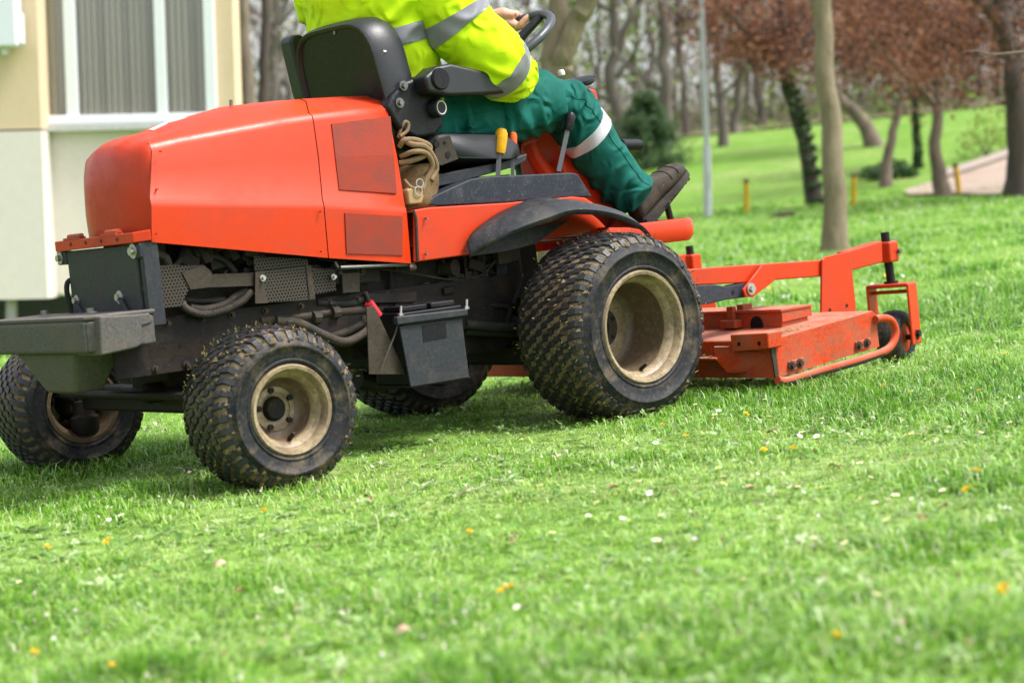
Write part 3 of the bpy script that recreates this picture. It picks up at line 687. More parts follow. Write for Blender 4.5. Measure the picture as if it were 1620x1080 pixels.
q = MB(); q.tube(curve(PX([(631, 500), (626, 525), (612, 560), (602, 588)], by+.01), 12), .0028, 6); q.build('hold_down_rod', M['hose'], bp)
q = MB(); q.box(((x0b+x1b)/2, by+.09, bz0-.004), (x1b-x0b, .17, .006)); q.build('battery_tray', M['frame'], bp)
q = MB(); q.tube(curve(PX([(566, 600), (590, 605), (640, 596)], -.1), 10), .03, 10); q.build('exhaust_pipe', M['engine'], mower)
# ---------------- side panel beside the seat, deck plate, fender
yp = -.302
panel = [(656, 332), (680, 328), (800, 321), (905, 311), (925, 313), (938, 321), (945, 332), (975, 345), (985, 360), (860, 380), (780, 400), (745, 403), (656, 415)]
q = MB(); q.extrude(PX(panel, yp), (0, .012, 0)); pan = q.build('side_panel', M['orange'], mower, bevel=.005)
q = MB(); top = PX([(656, 332), (680, 328), (800, 321), (905, 311), (925, 313), (938, 321), (945, 332), (975, 345)], yp+.006)
rows = [[p, np.array([p[0], 2*YC-p[1], p[2]+.004])] for p in top]
q.loft(rows); dk = q.build('seat_deck', M['orange'], mower); sm = dk.modifiers.new('thickness', 'SOLIDIFY'); sm.thickness = .008; sm.offset = -1
q = MB(); q.extrude([mir(p) for p in PX(panel, yp)], (0, -.012, 0)); q.build('side_panel', M['orange'], mower, bevel=.005)
q = MB(); q.tube(PX([(654, 333), (658, 345), (661, 412)], yp-.004), .005, 8); q.build('panel_hinge', M['brown_metal'], pan)
# fender: arched sheet over the tyre
arc = [(742, 402), (760, 388), (792, 373), (830, 357), (870, 343), (905, 332), (950, 333), (990, 343), (1015, 356), (1030, 371)]
y_out = [-.335, -.36, -.40, -.44, -.47, -.495, -.52, -.53, -.53, -.525]
arc_in = [(742, 388), (775, 366), (800, 353), (832, 342), (868, 332), (900, 327), (938, 329), (975, 338), (1000, 348), (1018, 362)]
rows = []
ro = curve([A(a[0], a[1], y=b) for a, b in zip(arc, y_out)], 36); 
for k, p in enumerate(ro):
    top_z = p[2]+.030+.012*math.sin(PI*k/(len(ro)-1))
    inner = np.array([p[0]+.01, -.315, top_z+.008])
    m1 = lerp(p, inner, .18)+np.array([0, 0, .016]); m2 = lerp(p, inner, .5)+np.array([0, 0, .014])
    lip = p+np.array([0, .004, -.016])
    rows.append([lip, p, m1, m2, inner])
q = MB(); q.loft(rows); fe = q.build('fender', M['fender'], mower, angle=45); sm = fe.modifiers.new('thickness', 'SOLIDIFY'); sm.thickness = .006; sm.offset = -1
rows = [[mir(p) for p in r_] for r_ in rows]
q = MB(); q.loft(rows); fe2 = q.build('fender', M['fender'], mower, angle=45); sm = fe2.modifiers.new('thickness', 'SOLIDIFY'); sm.thickness = .006; sm.offset = -1
q = MB(); q.extrude(PX([(747, 405), (800, 398), (850, 385), (905, 345), (800, 372)], -.322), (0, .006, 0)); q.build('fender_gusset', M['fender'], fe, bevel=.002)
# console with levers
con = [(668, 324), (690, 308), (718, 295), (745, 283), (770, 279), (905, 273), (915, 275), (938, 312), (905, 312), (800, 321), (690, 326)]
q = MB(); q.extrude(PX(con, -.285), (0, .09, 0)); cs = q.build('side_console', M['console'], mower, bevel=.006)
def lever(base, top, knob, y, mat, w, km):
    a, b, k = A(*base, y=y), A(*top, y=y), A(*knob, y=y)
    q = MB(); q.tube([a, b], w, 4); lv = q.build('lever', M['lever'], mower, smooth=False)
    q = MB(); q.tube([b, lerp(b, k, .1), lerp(b, k, .5), lerp(b, k, .8), lerp(b, k, .95), k], [km*.85, km, km*1.1, km*1.1, km*.8, km*.3], 12); q.build('knob', M[mat], lv)
lever((787, 290), (790, 243), (794, 203), -.25, 'yellow_knob', .010, .019)
lever((811, 285), (811, 240), (812, 209), -.235, 'orange_knob', .008, .012)
lever((884, 272), (898, 207), (904, 178), -.25, 'black', .010, .015)
# ---------------- footplate, tower, pedals, wheel
foot = [(935, 322), (952, 334), (1000, 349), (1040, 352), (1075, 342), (1092, 345), (1096, 352), (1096, 380), (1085, 386), (1052, 392), (1000, 372), (940, 345)]
fy = -.34
q = MB(); z_f = A(1040, 352, y=fy)[2]
fp = [A(945, 330, y=-.31), A(1020, 352, y=fy), A(1060, 352, y=fy), A(1092, 348, y=fy)]
xe = A(1095, 360, y=fy)[0]+.055
lip = [(1.45, -.325), (1.60, -.34), (xe-.10, -.35)]+[(xe-.10+.10*math.sin(t), -.25-.10*math.cos(t)) for t in np.linspace(.15, PI/2, 8)]+[(xe, .0), (xe, .29)]+[(xe-.10+.10*math.cos(t), .29+.10*math.sin(t)) for t in np.linspace(.1, PI/2, 8)]+[(1.45, .37)]
rows = [[np.array([x-.012 if x > 1.6 else x, y*.97, .525]), np.array([x, y, .545]), np.array([x, y, .590]), np.array([x-.008, y*.985, .600]), np.array([x-.020, y*.95, .592]), np.array([x-.026, y*.93, .570])] for x, y in lip]
q.loft(rows); fl = q.build('footplate', M['orange'], mower, angle=50)
q = MB(); q.extrude([(x-.02, y*.94, .566) for x, y in lip], (0, 0, .006)); q.build('plate_floor', M['orange'], fl)
q = MB(); q.box((1.70, .02, .5725), (.34, .54, .008)); q.build('rubber_mat', M['black'], fl, bevel=.002)
# steering tower
tw = [(900, 131), (935, 135), (943, 142), (955, 200), (972, 262), (985, 310), (985, 345), (935, 345), (905, 300), (862, 226), (835, 222), (880, 170)]
ty = .02
q = MB()
t0 = A(915, 134, y=-.09); t1 = A(945, 142, y=-.09); t2 = A(968, 250, y=-.09); t3 = A(985, 340, y=-.09); t4 = A(905, 345, y=-.09); t5 = A(888, 250, y=-.09); t6 = A(890, 160, y=-.09)
q.extrude([t0, t1, t2, t3, t4, t5, t6], (0, .22, 0)); tow = q.build('steering_tower', M['orange'], mower, bevel=.012, seg=3)
q = MB(); q.tube(curve(PX([(838, 226), (848, 252), (872, 282), (905, 303), (950, 318)], -.02), 20), .030, 10); q.build('tower_brace', M['orange'], tow)
q = MB(); pd = A(918, 133, y=-.05); q.box(pd+np.array([0, .04, .008]), (.09, .15, .02), 0, -.25); q.build('dash_panel', M['black'], tow, bevel=.006)
q = MB(); q.lathe([(0, 0), (.036, 0), (.04, .008), (.036, .016), (0, .018)], A(924, 132, y=-.085), (-.3, -.2, 1), 20); q.build('gauge', M['black'], tow)
q = MB(); q.lathe([(0, 0), (.012, 0), (.012, .012), (.008, .018), (0, .018)], A(889, 119, y=.03), (-.2, 0, 1), 12); q.build('dash_knob', plain('white knob', (.7, .7, .68)), tow)
wc = A(797, 72, y=.02); wr = .182; e_f = np.array([.84, 0, .543]); e_n = np.array([0, -1.0, 0]); e_a = np.cross(e_f, e_n); e_a /= np.linalg.norm(e_a)
if e_a[2] < 0: e_a = -e_a
q = MB(); ring = [[wc+(wr+.0155*math.cos(b))*(math.cos(a)*e_n+math.sin(a)*e_f)+.0155*math.sin(b)*e_a for b in np.linspace(0, 2*PI, 12, endpoint=False)] for a in np.linspace(0, 2*PI, 49)]
q.loft(ring, closed=True); sw = q.build('steering_wheel', plain('dark blue-grey grip', (.03, .036, .047), rough=.4), mower)
for a in (math.radians(75), math.radians(200), math.radians(320)):
    q = MB(); dd = math.cos(a)*e_n+math.sin(a)*e_f; q.tube([wc-.03*e_a, wc+dd*wr*.5-.012*e_a, wc+dd*wr], [.02, .016, .013], 8); q.build('spoke', M['black'], sw)
q = MB(); q.lathe([(0, 0), (.035, 0), (.04, -.02), (.03, -.05), (0, -.05)], wc-.01*e_a, e_a, 20); q.tube([wc-.04*e_a, wc-.30*e_a+np.array([.06, 0, 0])], .022, 12); q.build('steering_column', M['black'], sw)
# pedals
q = MB(); q.tube(curve(PX([(988, 240), (992, 250), (1000, 275), (1010, 300), (1015, 335)], .12), 14), .010, 8); pdl = q.build('brake_pedal', M['frame'], mower)
q = MB(); q.tube(PX([(983, 230), (1011, 230)], .12), .022, 12); q.build('pedal_pad', M['black'], pdl, angle=40)
q = MB(); q.extrude(PX([(1030, 342), (1078, 290), (1083, 296), (1040, 350)], -.14), (0, .09, 0)); tp_ = q.build('drive_pedal', M['black'], mower, bevel=.006)
q = MB(); q.tube(PX([(1055, 325), (1062, 350)], -.09), .012, 8); q.build('pedal_arm', M['frame'], tp_)

# ---------------- small things on the machine
# pale sticker and stud on the bonnet top
def roof_pt(u_, v_):
    """u along the hood 0..1 between the first three stations, v from the roof edge to the centre line"""
    a, b = (st[0], st[1]) if u_ < .4 else (st[1], st[2]); w = u_/.4 if u_ < .4 else (u_-.4)/.6
    e, c_ = lerp(a[9], b[9], w), lerp(a[11], b[11], w); return lerp(e, c_, v_)+np.array([0, 0, .003])
q = MB(); q.loft([[roof_pt(u_, v_) for v_ in (.25, .5, .75, 1.0)] for u_ in (.10, .22, .34, .46, .58)]); q.build('sticker', plain('pale mint sticker', (.36, .42, .39), rough=.5), hood, smooth=False)
p0 = lerp(st[2][9], st[2][11], .4); q = MB(); q.tube([p0, p0+np.array([.002, 0, .022])], .005, 8); q.build('stud', M['steel_dark'], hood)
# dark plates added as shade behind the battery, plus drive parts and clutter
q = MB(); q.box((1.02, -.13, .47), (.62, .012, .26)); q.box((.66, -.17, .36), (.28, .012, .16)); q.build('dark_backing', M['engine'], mower, bevel=.004)
for k in range(26):
    x = rng.uniform(.62, 1.2); z = rng.uniform(.36, .56); y = rng.uniform(-.22, -.15)
    if k % 3 == 0:
        q = MB(); q.box((x, y, z), (rng.uniform(.03, .10), .03, rng.uniform(.02, .06)), rx=rng.normal(0, .2), ry=rng.normal(0, .3)); q.build('bracket', M['frame'] if k % 2 else M['brown_metal'], mower, bevel=.003)
    elif k % 3 == 1:
        q = MB(); q.tube(curve([(x, y, z), (x+rng.uniform(-.1, .1), y-.02, z+rng.uniform(-.06, .08)), (x+rng.uniform(-.16, .16), y, z+rng.uniform(-.08, .12))], 12), rng.uniform(.004, .011), 8); q.build('pipe', M['hose_dark'] if k % 2 else M['frame'], mower)
    else: bolt((x, -.137, z), (0, -1, 0), rng.uniform(.006, .011), mower, mat='brown_metal')
for k in range(30):
    x = rng.uniform(-.12, .60); z = rng.uniform(.60, .69)-.10*max(0, x)*1.2; y = rng.uniform(-.235, -.19)
    if k % 3 == 0:
        q = MB(); q.box((x, y, z), (rng.uniform(.02, .07), .03, rng.uniform(.015, .05)), ry=rng.normal(0, .4)); q.build('engine_bracket', M['engine'] if k % 2 else M['brown_metal'], eng, bevel=.003)
    elif k % 3 == 1:
        q = MB(); q.tube(curve([(x, y, z), (x+rng.uniform(-.06, .06), y-.015, z+rng.uniform(-.03, .04)), (x+rng.uniform(-.12, .12), y, z+rng.uniform(-.06, .04))], 12), rng.uniform(.004, .011), 8); q.build('engine_pipe', M[('hose', 'frame', 'brown_metal')[k % 3 - 1 + (k % 2)]], eng)
    else: bolt((x, y-.012, z), (0, -1, 0), rng.uniform(.005, .009), eng, mat='brown_metal')
for k in range(16):
    x = -.18+k*.055+rng.uniform(-.01, .01); bolt((x, -.2195, .345+.12*(k % 2)), (0, -1, 0), .006, fr, mat='brown_metal')
# rivets along the panel and the fender edge
for px, py in ((672, 346), (672, 402), (735, 396), (800, 335), (880, 326)): bolt(A(px, py, y=-.303), (0, -1, 0), .004, pan, washer=False, mat='steel_dark')
for px, py in ((246, 370), (246, 300), (252, 240), (506, 398), (505, 335)): bolt(A(px, py, y=-.304 if py > 322 else -.285), (0, -1, 0), .003, hood, washer=False, mat='orange')

# ---------------- seat
seat = bpy.data.objects.new('seat', None); COL.objects.link(seat); seat.parent = mower; seat.empty_display_size = .05
# back: shell polygon in the plane of the reclined back, swept for thickness
def backpt(yy, zz, off=0.0):
    """yy lateral, zz height 0..1 up the back; off = towards the driver"""
    b0 = np.array([.735, yy, .90]); b1 = np.array([.665, yy, 1.295])
    p = lerp(b0, b1, zz); return p+np.array([off*.985, 0, off*.17])
YB = -.045
out = []
for t in np.linspace(0, 1, 40, endpoint=False):
    a = 2*PI*t; ca, sa = math.cos(a), math.sin(a)
    e = .42
    yy = .215*math.copysign(abs(ca)**e, ca)*(1-.10*max(0, sa)); zz = .5+.52*math.copysign(abs(sa)**e, sa)
    out.append((yy+YB, zz))
def ringp(off, sc, drop=0): return [backpt(YB+(y-YB)*sc, .5+(z-.5)*sc, off) for y, z in out]
q = MB(); q.loft([ringp(-.010, .90), ringp(-.022, .93), ringp(-.024, .97), ringp(-.010, 1.0), ringp(.03, 1.02), ringp(.07, 1.0), ringp(.10, .93), ringp(.105, .8)], closed=True, caps=True)
q.build('backrest', M['vinyl'], seat, angle=50)
q = MB(); q.loft([ringp(-.013, .905), ringp(-.0125, .5)], closed=True); q.f.append(tuple(range(len(out), 2*len(out)))); sh_ = q.build('back_shell', M['seat_shell'], seat, angle=30)
for px, py in ((534, 52), (611, 83)):
    bolt(A(px, py, x=.665), (-1, 0, 0), .007, sh_, washer=False, mat='steel_dark')
# lower near-side bracket with knob
sb = [(640, 130), (668, 118), (690, 135), (704, 165), (703, 200), (690, 215), (660, 220), (632, 205), (612, 170), (620, 150)]
q = MB(); q.extrude(PX(sb, -.275), (0, .05, 0)); sbo = q.build('hinge_cover', M['black'], seat, bevel=.014, seg=3)
for px, py in ((638, 136), (632, 163)): bolt(A(px, py, y=-.276), (0, -1, 0), .009, sbo, mat='steel_dark')
p0 = A(687, 172, y=-.275); q = MB(); q.lathe([(0, .03), (.026, .03), (.029, .024), (.030, .0), (.024, -.004)], p0, (.15, -1, .0), 20); kn = q.build('recline_knob', M['black'], seat, angle=40)
q = MB(); q.lathe([(.018, .0312), (.0215, .0318), (.0215, .030)], p0, (.15, -1, 0), 24); q.f = [f for f in q.f if len(f) == 4]; q.build('knob_ring', M['steel'], kn)
# cushion and base
q = MB(); cu = []
for yy in np.linspace(-.255, .275, 15):
    t = abs(yy-.01)/.265; sc_ = (1-max(0, t-.72)**2*3.2); row = []
    for k in range(28):
        th = 2*PI*k/28; ca, sa = math.cos(th), math.sin(th)
        row.append(np.array([1.025+.215*sc_*math.copysign(abs(ca)**.55, ca), yy, .892+.050*sc_*math.copysign(abs(sa)**.6, sa)-.02*ca]))
    cu.append(row)
q.loft(cu, closed=True, caps=True); q.build('cushion', M['vinyl'], seat, angle=70)
q = MB(); q.extrude(PX([(672, 268), (700, 275), (800, 255), (835, 243), (832, 255), (815, 264), (720, 290), (690, 296)], -.235), (0, .45, 0)); q.build('seat_pan', M['slate'], seat, bevel=.004)
q = MB(); q.extrude(PX([(690, 220), (712, 214), (726, 252), (700, 262), (686, 262)], -.262), (0, .01, 0)); br = q.build('pivot_bracket', M['brown_metal'], seat, bevel=.003)
for px, py, r_ in ((691, 228, .011), (709, 245, .010), (704, 226, .006)):
    p0 = A(px, py, y=-.2635); q = MB(); q.tube([p0, p0+np.array([0, -.001, 0])], r_, 14); q.build('bolt_hole', M['black'], br)
q = MB(); q.box((1.02, .01, .75), (.42, .36, .10)); q.build('seat_box', M['frame'], seat, bevel=.01)
# armrests: near one lowered, far one folded up
def armrest(path, y, w, name='armrest'):
    P = PX(path, y); q = MB(); q.extrude(P, (0, w, 0)); return q.build(name, M['vinyl'], seat, bevel=.018, seg=4)
armrest([(672, 122), (690, 105), (714, 100), (790, 118), (830, 130), (838, 137), (820, 146), (760, 150), (712, 152), (680, 146)], -.335, .075)
p0 = A(697, 125, y=-.338); q = MB(); q.lathe([(0, .006), (.03, .006), (.034, 0), (.034, -.03), (0, -.03)], p0, (0, -1, 0), 20); q.build('arm_pivot', M['black'], seat, angle=40)
armrest([(459, 62), (466, 55), (478, 54), (486, 62), (502, 150), (494, 158), (482, 156)], .285, .07)

# ---------------- cutting deck
deck = bpy.data.objects.new('cutting_deck', None); COL.objects.link(deck); deck.parent = mower; deck.empty_display_size = .05
dy = -.745
side = PX([(1222, 537), (1386, 490), (1392, 548), (1228, 598)], dy)
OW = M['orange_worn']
def deckpt(u_, y, top):                      # u along the near side 0..1
    a = lerp(side[0], side[1], u_) if top else lerp(side[3], side[2], u_)
    return np.array([a[0], y, a[2]])
q = MB()
yy0, yy1 = dy, .78
sec = [[deckpt(0, y, False), deckpt(0, y, True)+np.array([.004, 0, -.004]), deckpt(.0, y, True)+np.array([.02, 0, .003]), deckpt(1, y, True)+np.array([-.02, 0, .0]), deckpt(1, y, True)+np.array([0, 0, -.015]), deckpt(1, y, False)] for y in (yy0, yy1)]
q.loft(sec); q.f += [(0, 1, 2, 3, 4, 5), tuple(range(6, 12))]
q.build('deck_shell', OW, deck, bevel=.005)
q = MB(); q.extrude(PX([(1219, 548), (1223, 537), (1226, 536), (1233, 598), (1228, 600)], dy-.004), (0, .006, 0)); q.build('skirt_edge', M['brown_metal'], deck)
# wear strips with bolts
for a, b, c_, d_ in (((1246, 572), (1270, 565), (1270, 580), (1247, 588)), ((1352, 541), (1376, 534), (1376, 547), (1353, 556))):
    q = MB(); q.extrude(PX([a, b, c_, d_], dy), (0, -.006, 0)); ws = q.build('runner_bracket', OW, deck, bevel=.002)
    for t in (.25, .78):
        p_ = lerp(lerp(a, d_, .5), lerp(b, c_, .5), t); bolt(A(p_[0], p_[1], y=dy-.006), (0, -1, 0), .009, ws, mat='brown_metal')
# runner tube
run = PX([(1230, 601), (1245, 602), (1300, 586), (1350, 572), (1395, 557), (1411, 545), (1417, 525), (1410, 507), (1396, 503), (1385, 505)], dy-.012)
q = MB(); q.tube(curve(run, 60), .0135, 12); ru = q.build('skid_runner', OW, deck)
q = MB(); q.tube([p+np.array([0, -.001, -.004]) for p in curve(run[:5], 30)], .0125, 10); q.build('worn_underside', M['brown_metal'], ru)
# rear skirt, bracket block and flap
x_r = side[3][0]+.006
ra = A(1222, 592, x=x_r); rb = A(1138, 585, x=x_r)
q = MB(); q.extrude([A(1222, 560, x=x_r), A(1222, 592, x=x_r), A(1190, 586, x=x_r), A(1165, 590, x=x_r-.03), A(1150, 590, x=x_r-.04), A(1132, 570, x=x_r-.04), A(1128, 548, x=x_r-.04), A(1160, 548, x=x_r)], (.012, 0, 0)); q.build('rear_skirt', OW, deck, bevel=.003)
xk = x_r-.05
q = MB(); q.extrude([A(1154, 529, x=xk), A(1214, 526, x=xk), A(1216, 552, x=xk), A(1158, 557, x=xk)], (.07, 0, 0)); bb = q.build('rear_block', OW, deck, bevel=.006)
for px, py in ((1169, 544), (1201, 543)):
    p0 = A(px, py, x=xk-.001); q = MB(); q.tube([p0, p0+np.array([-.001, 0, 0])], .007, 10); q.build('bolt_hole', M['black'], bb)
fz = A(1130, 570, x=x_r-.06)[2]
q = MB(); fl4 = [A(1100, 570, z=fz), A(1134, 570.5, z=fz), A(1156, 545, z=fz), A(1155, 534, z=fz), A(1108, 534, z=fz)]
q.extrude(fl4, (0, 0, .008)); q.build('discharge_flap', OW, deck, bevel=.002)
# clippings lying on the deck
def clip_area(pts, n, name):
    g = MB()
    P = [np.asarray(p) for p in pts]
    for k in range(n):
        a, b = rng.uniform(0, 1, 2); p0 = lerp(lerp(P[0], P[1], a), lerp(P[3], P[2], a), b)+np.array([0, 0, rng.uniform(.001, .008)])
        th = rng.uniform(0, 2*PI); dv = np.array([math.cos(th), math.sin(th), rng.uniform(-.2, .3)]); s_ = np.array([-math.sin(th), math.cos(th), 0])*rng.uniform(.001, .003); ln = rng.uniform(.006, .03)
        g.add([p0-s_, p0+s_, p0+dv*ln+s_, p0+dv*ln-s_], [(0, 1, 2, 3)])
    o = g.build(name, M['clip'], deck, smooth=False); o['kind'] = 'stuff'
clip_area([A(1105, 566, z=fz+.008), A(1130, 566, z=fz+.008), A(1152, 536, z=fz+.008), A(1112, 536, z=fz+.008)], 260, 'grass_clippings')
zt_d = side[0][2]+.004
clip_area([A(1240, 530, z=zt_d+.004), A(1300, 512, z=zt_d+.01), A(1270, 505, z=zt_d+.01), A(1225, 523, z=zt_d+.004)], 240, 'grass_clippings')
# belt cover
xc = A(1237, 515, y=-.60)[0]
zc0, zc1 = side[0][2]-.01, A(1237, 492, y=-.60)[2]
xc2 = A(1268, 490, y=-.60)[0]
q = MB(); q.extrude([(xc, -.60, zc0), (xc2+.03, -.60, zc0+.012), (xc2+.03, -.60, zc1+.0), (xc, -.60, zc1)], (0, .9, 0)); bc = q.build('belt_cover', OW, deck, bevel=.004)
q = MB(); q.extrude([(xc-.012, -.612, zc1-.002), (xc2+.04, -.612, zc1-.002), (xc2+.04, .30, zc1-.002), (xc-.012, .30, zc1-.002)], (0, 0, .010)); q.build('cover_lid', OW, bc, bevel=.003)
q = MB(); q.extrude([(xc-.004, -.608, zc1), (xc2+.042, -.608, zc1), (xc2+.042, -.608, zc1-.03), (xc-.004, -.608, zc1-.036)], (0, .004, 0)); q.build('lid_lip', OW, bc, bevel=.001)
hp = A(1197, 513, x=xc-.002); q = MB(); q.extrude([hp+np.array([0, .028*math.cos(t), .028*math.sin(t)]) for t in np.linspace(0, PI, 10)]+[hp+np.array([0, -.028, -.025]), hp+np.array([0, .028, -.025])], (.001, 0, 0)); q.build('cover_opening', M['black'], bc)
pk = A(1160, 512, x=xc-.01); q = MB(); q.box(pk+np.array([-.01, 0, 0]), (.04, .07, .028)); q.box(pk+np.array([-.004, 0, .035]), (.02, .03, .05)); q.build('latch', OW, bc, bevel=.004)
pk = A(1178, 489, z=zc1+.008); q = MB(); q.box(pk+np.array([0, 0, .008]), (.05, .03, .02)); q.build('latch', OW, bc, bevel=.004)
# lift arm, clevis, dark link
ya = -.50
arm = [(1060, 428), (1180, 419), (1305, 411), (1305, 437), (1225, 443), (1190, 447), (1060, 453)]
q = MB(); q.extrude(PX(arm, ya), (0, .05, 0)); la = q.build('lift_arm', M['orange'], deck, bevel=.005)
q = MB(); q.extrude(PX([(1207, 418), (1222, 417), (1226, 444), (1192, 470), (1180, 470), (1176, 458)], ya-.02), (0, .010, 0)); q.build('clevis', M['orange'], la, bevel=.003)
q = MB(); q.extrude(PX([(1187, 420), (1203, 419), (1207, 444), (1176, 468), (1166, 466), (1162, 456)], ya+.06), (0, .010, 0)); q.build('clevis', M['orange'], la, bevel=.003)
bolt(A(1188, 457, y=ya-.022), (0, -1, 0), .012, la)
q = MB(); q.extrude(PX([(1080, 453), (1130, 450), (1150, 453), (1178, 447), (1183, 470), (1150, 474), (1120, 481), (1080, 481)], ya+.0), (0, .04, 0)); lk = q.build('lift_link', grimy('dark blue-grey steel', (.03, .032, .045), amount=.3), deck, bevel=.004)
p0 = A(1160, 462, y=ya-.001); q = MB(); q.tube([p0, p0+np.array([0, -.001, 0])], .008, 10); q.build('bolt_hole', M['black'], lk)
q = MB(); q.extrude(PX([(1301, 411), (1306, 406), (1342, 398), (1346, 402), (1355, 489), (1352, 493), (1306, 504), (1300, 500)], ya-.012), (0, .010, 0)); up_ = q.build('upright_plate', M['orange'], deck, bevel=.003)
for px, py in ((1313, 490), (1340, 483)):
    p0 = A(px, py, y=ya-.013); q = MB(); q.tube([p0, p0+np.array([0, -.001, 0])], .006, 10); q.build('bolt_hole', M['black'], up_)
q = MB(); q.extrude(PX([(1340, 398), (1396, 381), (1397, 415), (1347, 428)], ya), (0, .05, 0)); ca = q.build('caster_arm', M['orange'], deck, bevel=.005)
cx_, cy_ = A(1403, 400, y=ya+.025)[0], ya+.025
zt3, zb3 = A(1403, 382, y=cy_)[2], A(1403, 415, y=cy_)[2]
q = MB(); q.box((cx_, cy_, (zt3+zb3)/2), (.055, .07, zt3-zb3)); q.build('caster_sleeve', M['orange'], ca, bevel=.008, seg=3)
q = MB(); q.tube([(cx_, cy_, zt3-.01), (cx_-.002, cy_, A(1403, 367, y=cy_)[2])], .016, 14); q.tube([(cx_+.003, cy_, zb3+.01), (cx_+.012, cy_, A(1408, 455, y=cy_)[2])], .016, 14); q.lathe([(.0, 0), (.026, 0), (.026, .012), (0, .012)], (cx_+.01, cy_, A(1408, 450, y=cy_)[2]), (0, 0, 1), 18); q.build('caster_stem', M['frame'], ca, angle=40)
q = MB(); p0 = np.array([cx_+.02, cy_-.037, (zt3+zb3)/2]); q.tube([p0, p0+np.array([0, -.012, 0])], .009, 6); q.build('grease_fitting', M['steel_dark'], ca)
# fork
fx = cx_+.02; zf1 = A(1410, 449, y=cy_)[2]; zf0 = A(1425, 540, y=cy_)[2]
fdir = np.array([.30, -.954, 0.]); fper = np.array([.954, .30, 0])
fc = np.array([fx-.012, cy_, 0])
hw = .072
q = MB(); 
for s_ in (1, -1):
    c0 = fc+fdir*hw*s_
    q.extrude([c0+fper*-.045+np.array([0, 0, zf1]), c0+fper*.045+np.array([0, 0, zf1]), c0+fper*.05+np.array([0, 0, zf0-.01]), c0+fper*-.04+np.array([0, 0, zf0-.01])], fdir*.010*s_)
q.extrude([fc+fdir*-hw*1.1+fper*-.045+np.array([0, 0, zf1-.012]), fc+fdir*hw*1.1+fper*-.045+np.array([0, 0, zf1-.012]), fc+fdir*hw*1.1+fper*.045+np.array([0, 0, zf1-.012]), fc+fdir*-hw*1.1+fper*.045+np.array([0, 0, zf1-.012])], (0, 0, .014))
fk = q.build('caster_fork', M['orange'], deck, bevel=.005)
q = MB(); q.tube([fc+fdir*-hw+np.array([0, 0, zf1-.03]), fc+fdir*hw+np.array([0, 0, zf1-.03])], .007, 8); q.build('fork_pin', M['orange'], fk)
wcz = .085; wcn = np.array([fc[0], fc[1], wcz+.0])+fper*.005
q = MB(); q.lathe([(.055, -.04), (.07, -.045), (.09, -.042), (.100, -.025), (.103, 0), (.100, .025), (.09, .042), (.07, .045), (.055, .04)], wcn, fdir, 36, closed=True); cwl = q.build('caster_wheel', M['tyre'], deck, angle=60)
q = MB(); q.lathe([(.057, -.035), (.05, -.03), (.045, -.012), (.02, -.012), (.018, -.04), (0, -.04)], wcn, -fdir, 24); q.build('caster_rim', OW, cwl)
q = MB(); q.lathe([(.057, -.035), (.05, -.03), (.045, -.012), (.02, -.012), (.018, -.04), (0, -.04)], wcn, fdir, 24); q.build('caster_rim', OW, cwl)
q = MB(); q.tube([wcn-fdir*(hw+.015), wcn+fdir*(hw+.015)], .010, 8); q.build('caster_axle', M['frame'], cwl)
pnt = fc+fdir*(hw+.010)+np.array([0, 0, zf0+.03]); q = MB(); q.tube([pnt, pnt+fdir*.014], .014, 6); q.build('axle_nut', M['frame'], fk, smooth=False)
# far caster of the deck (mirror image)
def mirror_copy(o, parent):
    me = o.data.copy(); co = np.empty(len(me.vertices)*3); me.vertices.foreach_get('co', co); co = co.reshape(-1, 3); co[:, 1] = .04-co[:, 1]; me.vertices.foreach_set('co', co.ravel()); me.flip_normals()
    c_ = bpy.data.objects.new(o.name.split('.')[0], me); COL.objects.link(c_); c_.parent = parent
    for md in o.modifiers:
        m2 = c_.modifiers.new(md.name, md.type)
        for a in ('width', 'segments', 'limit_method', 'angle_limit', 'harden_normals'):
            if hasattr(md, a): setattr(m2, a, getattr(md, a))
    for ch in o.children: mirror_copy(ch, c_)
    return c_
for o_ in (fk, cwl, ca, up_, la): mirror_copy(o_, deck)

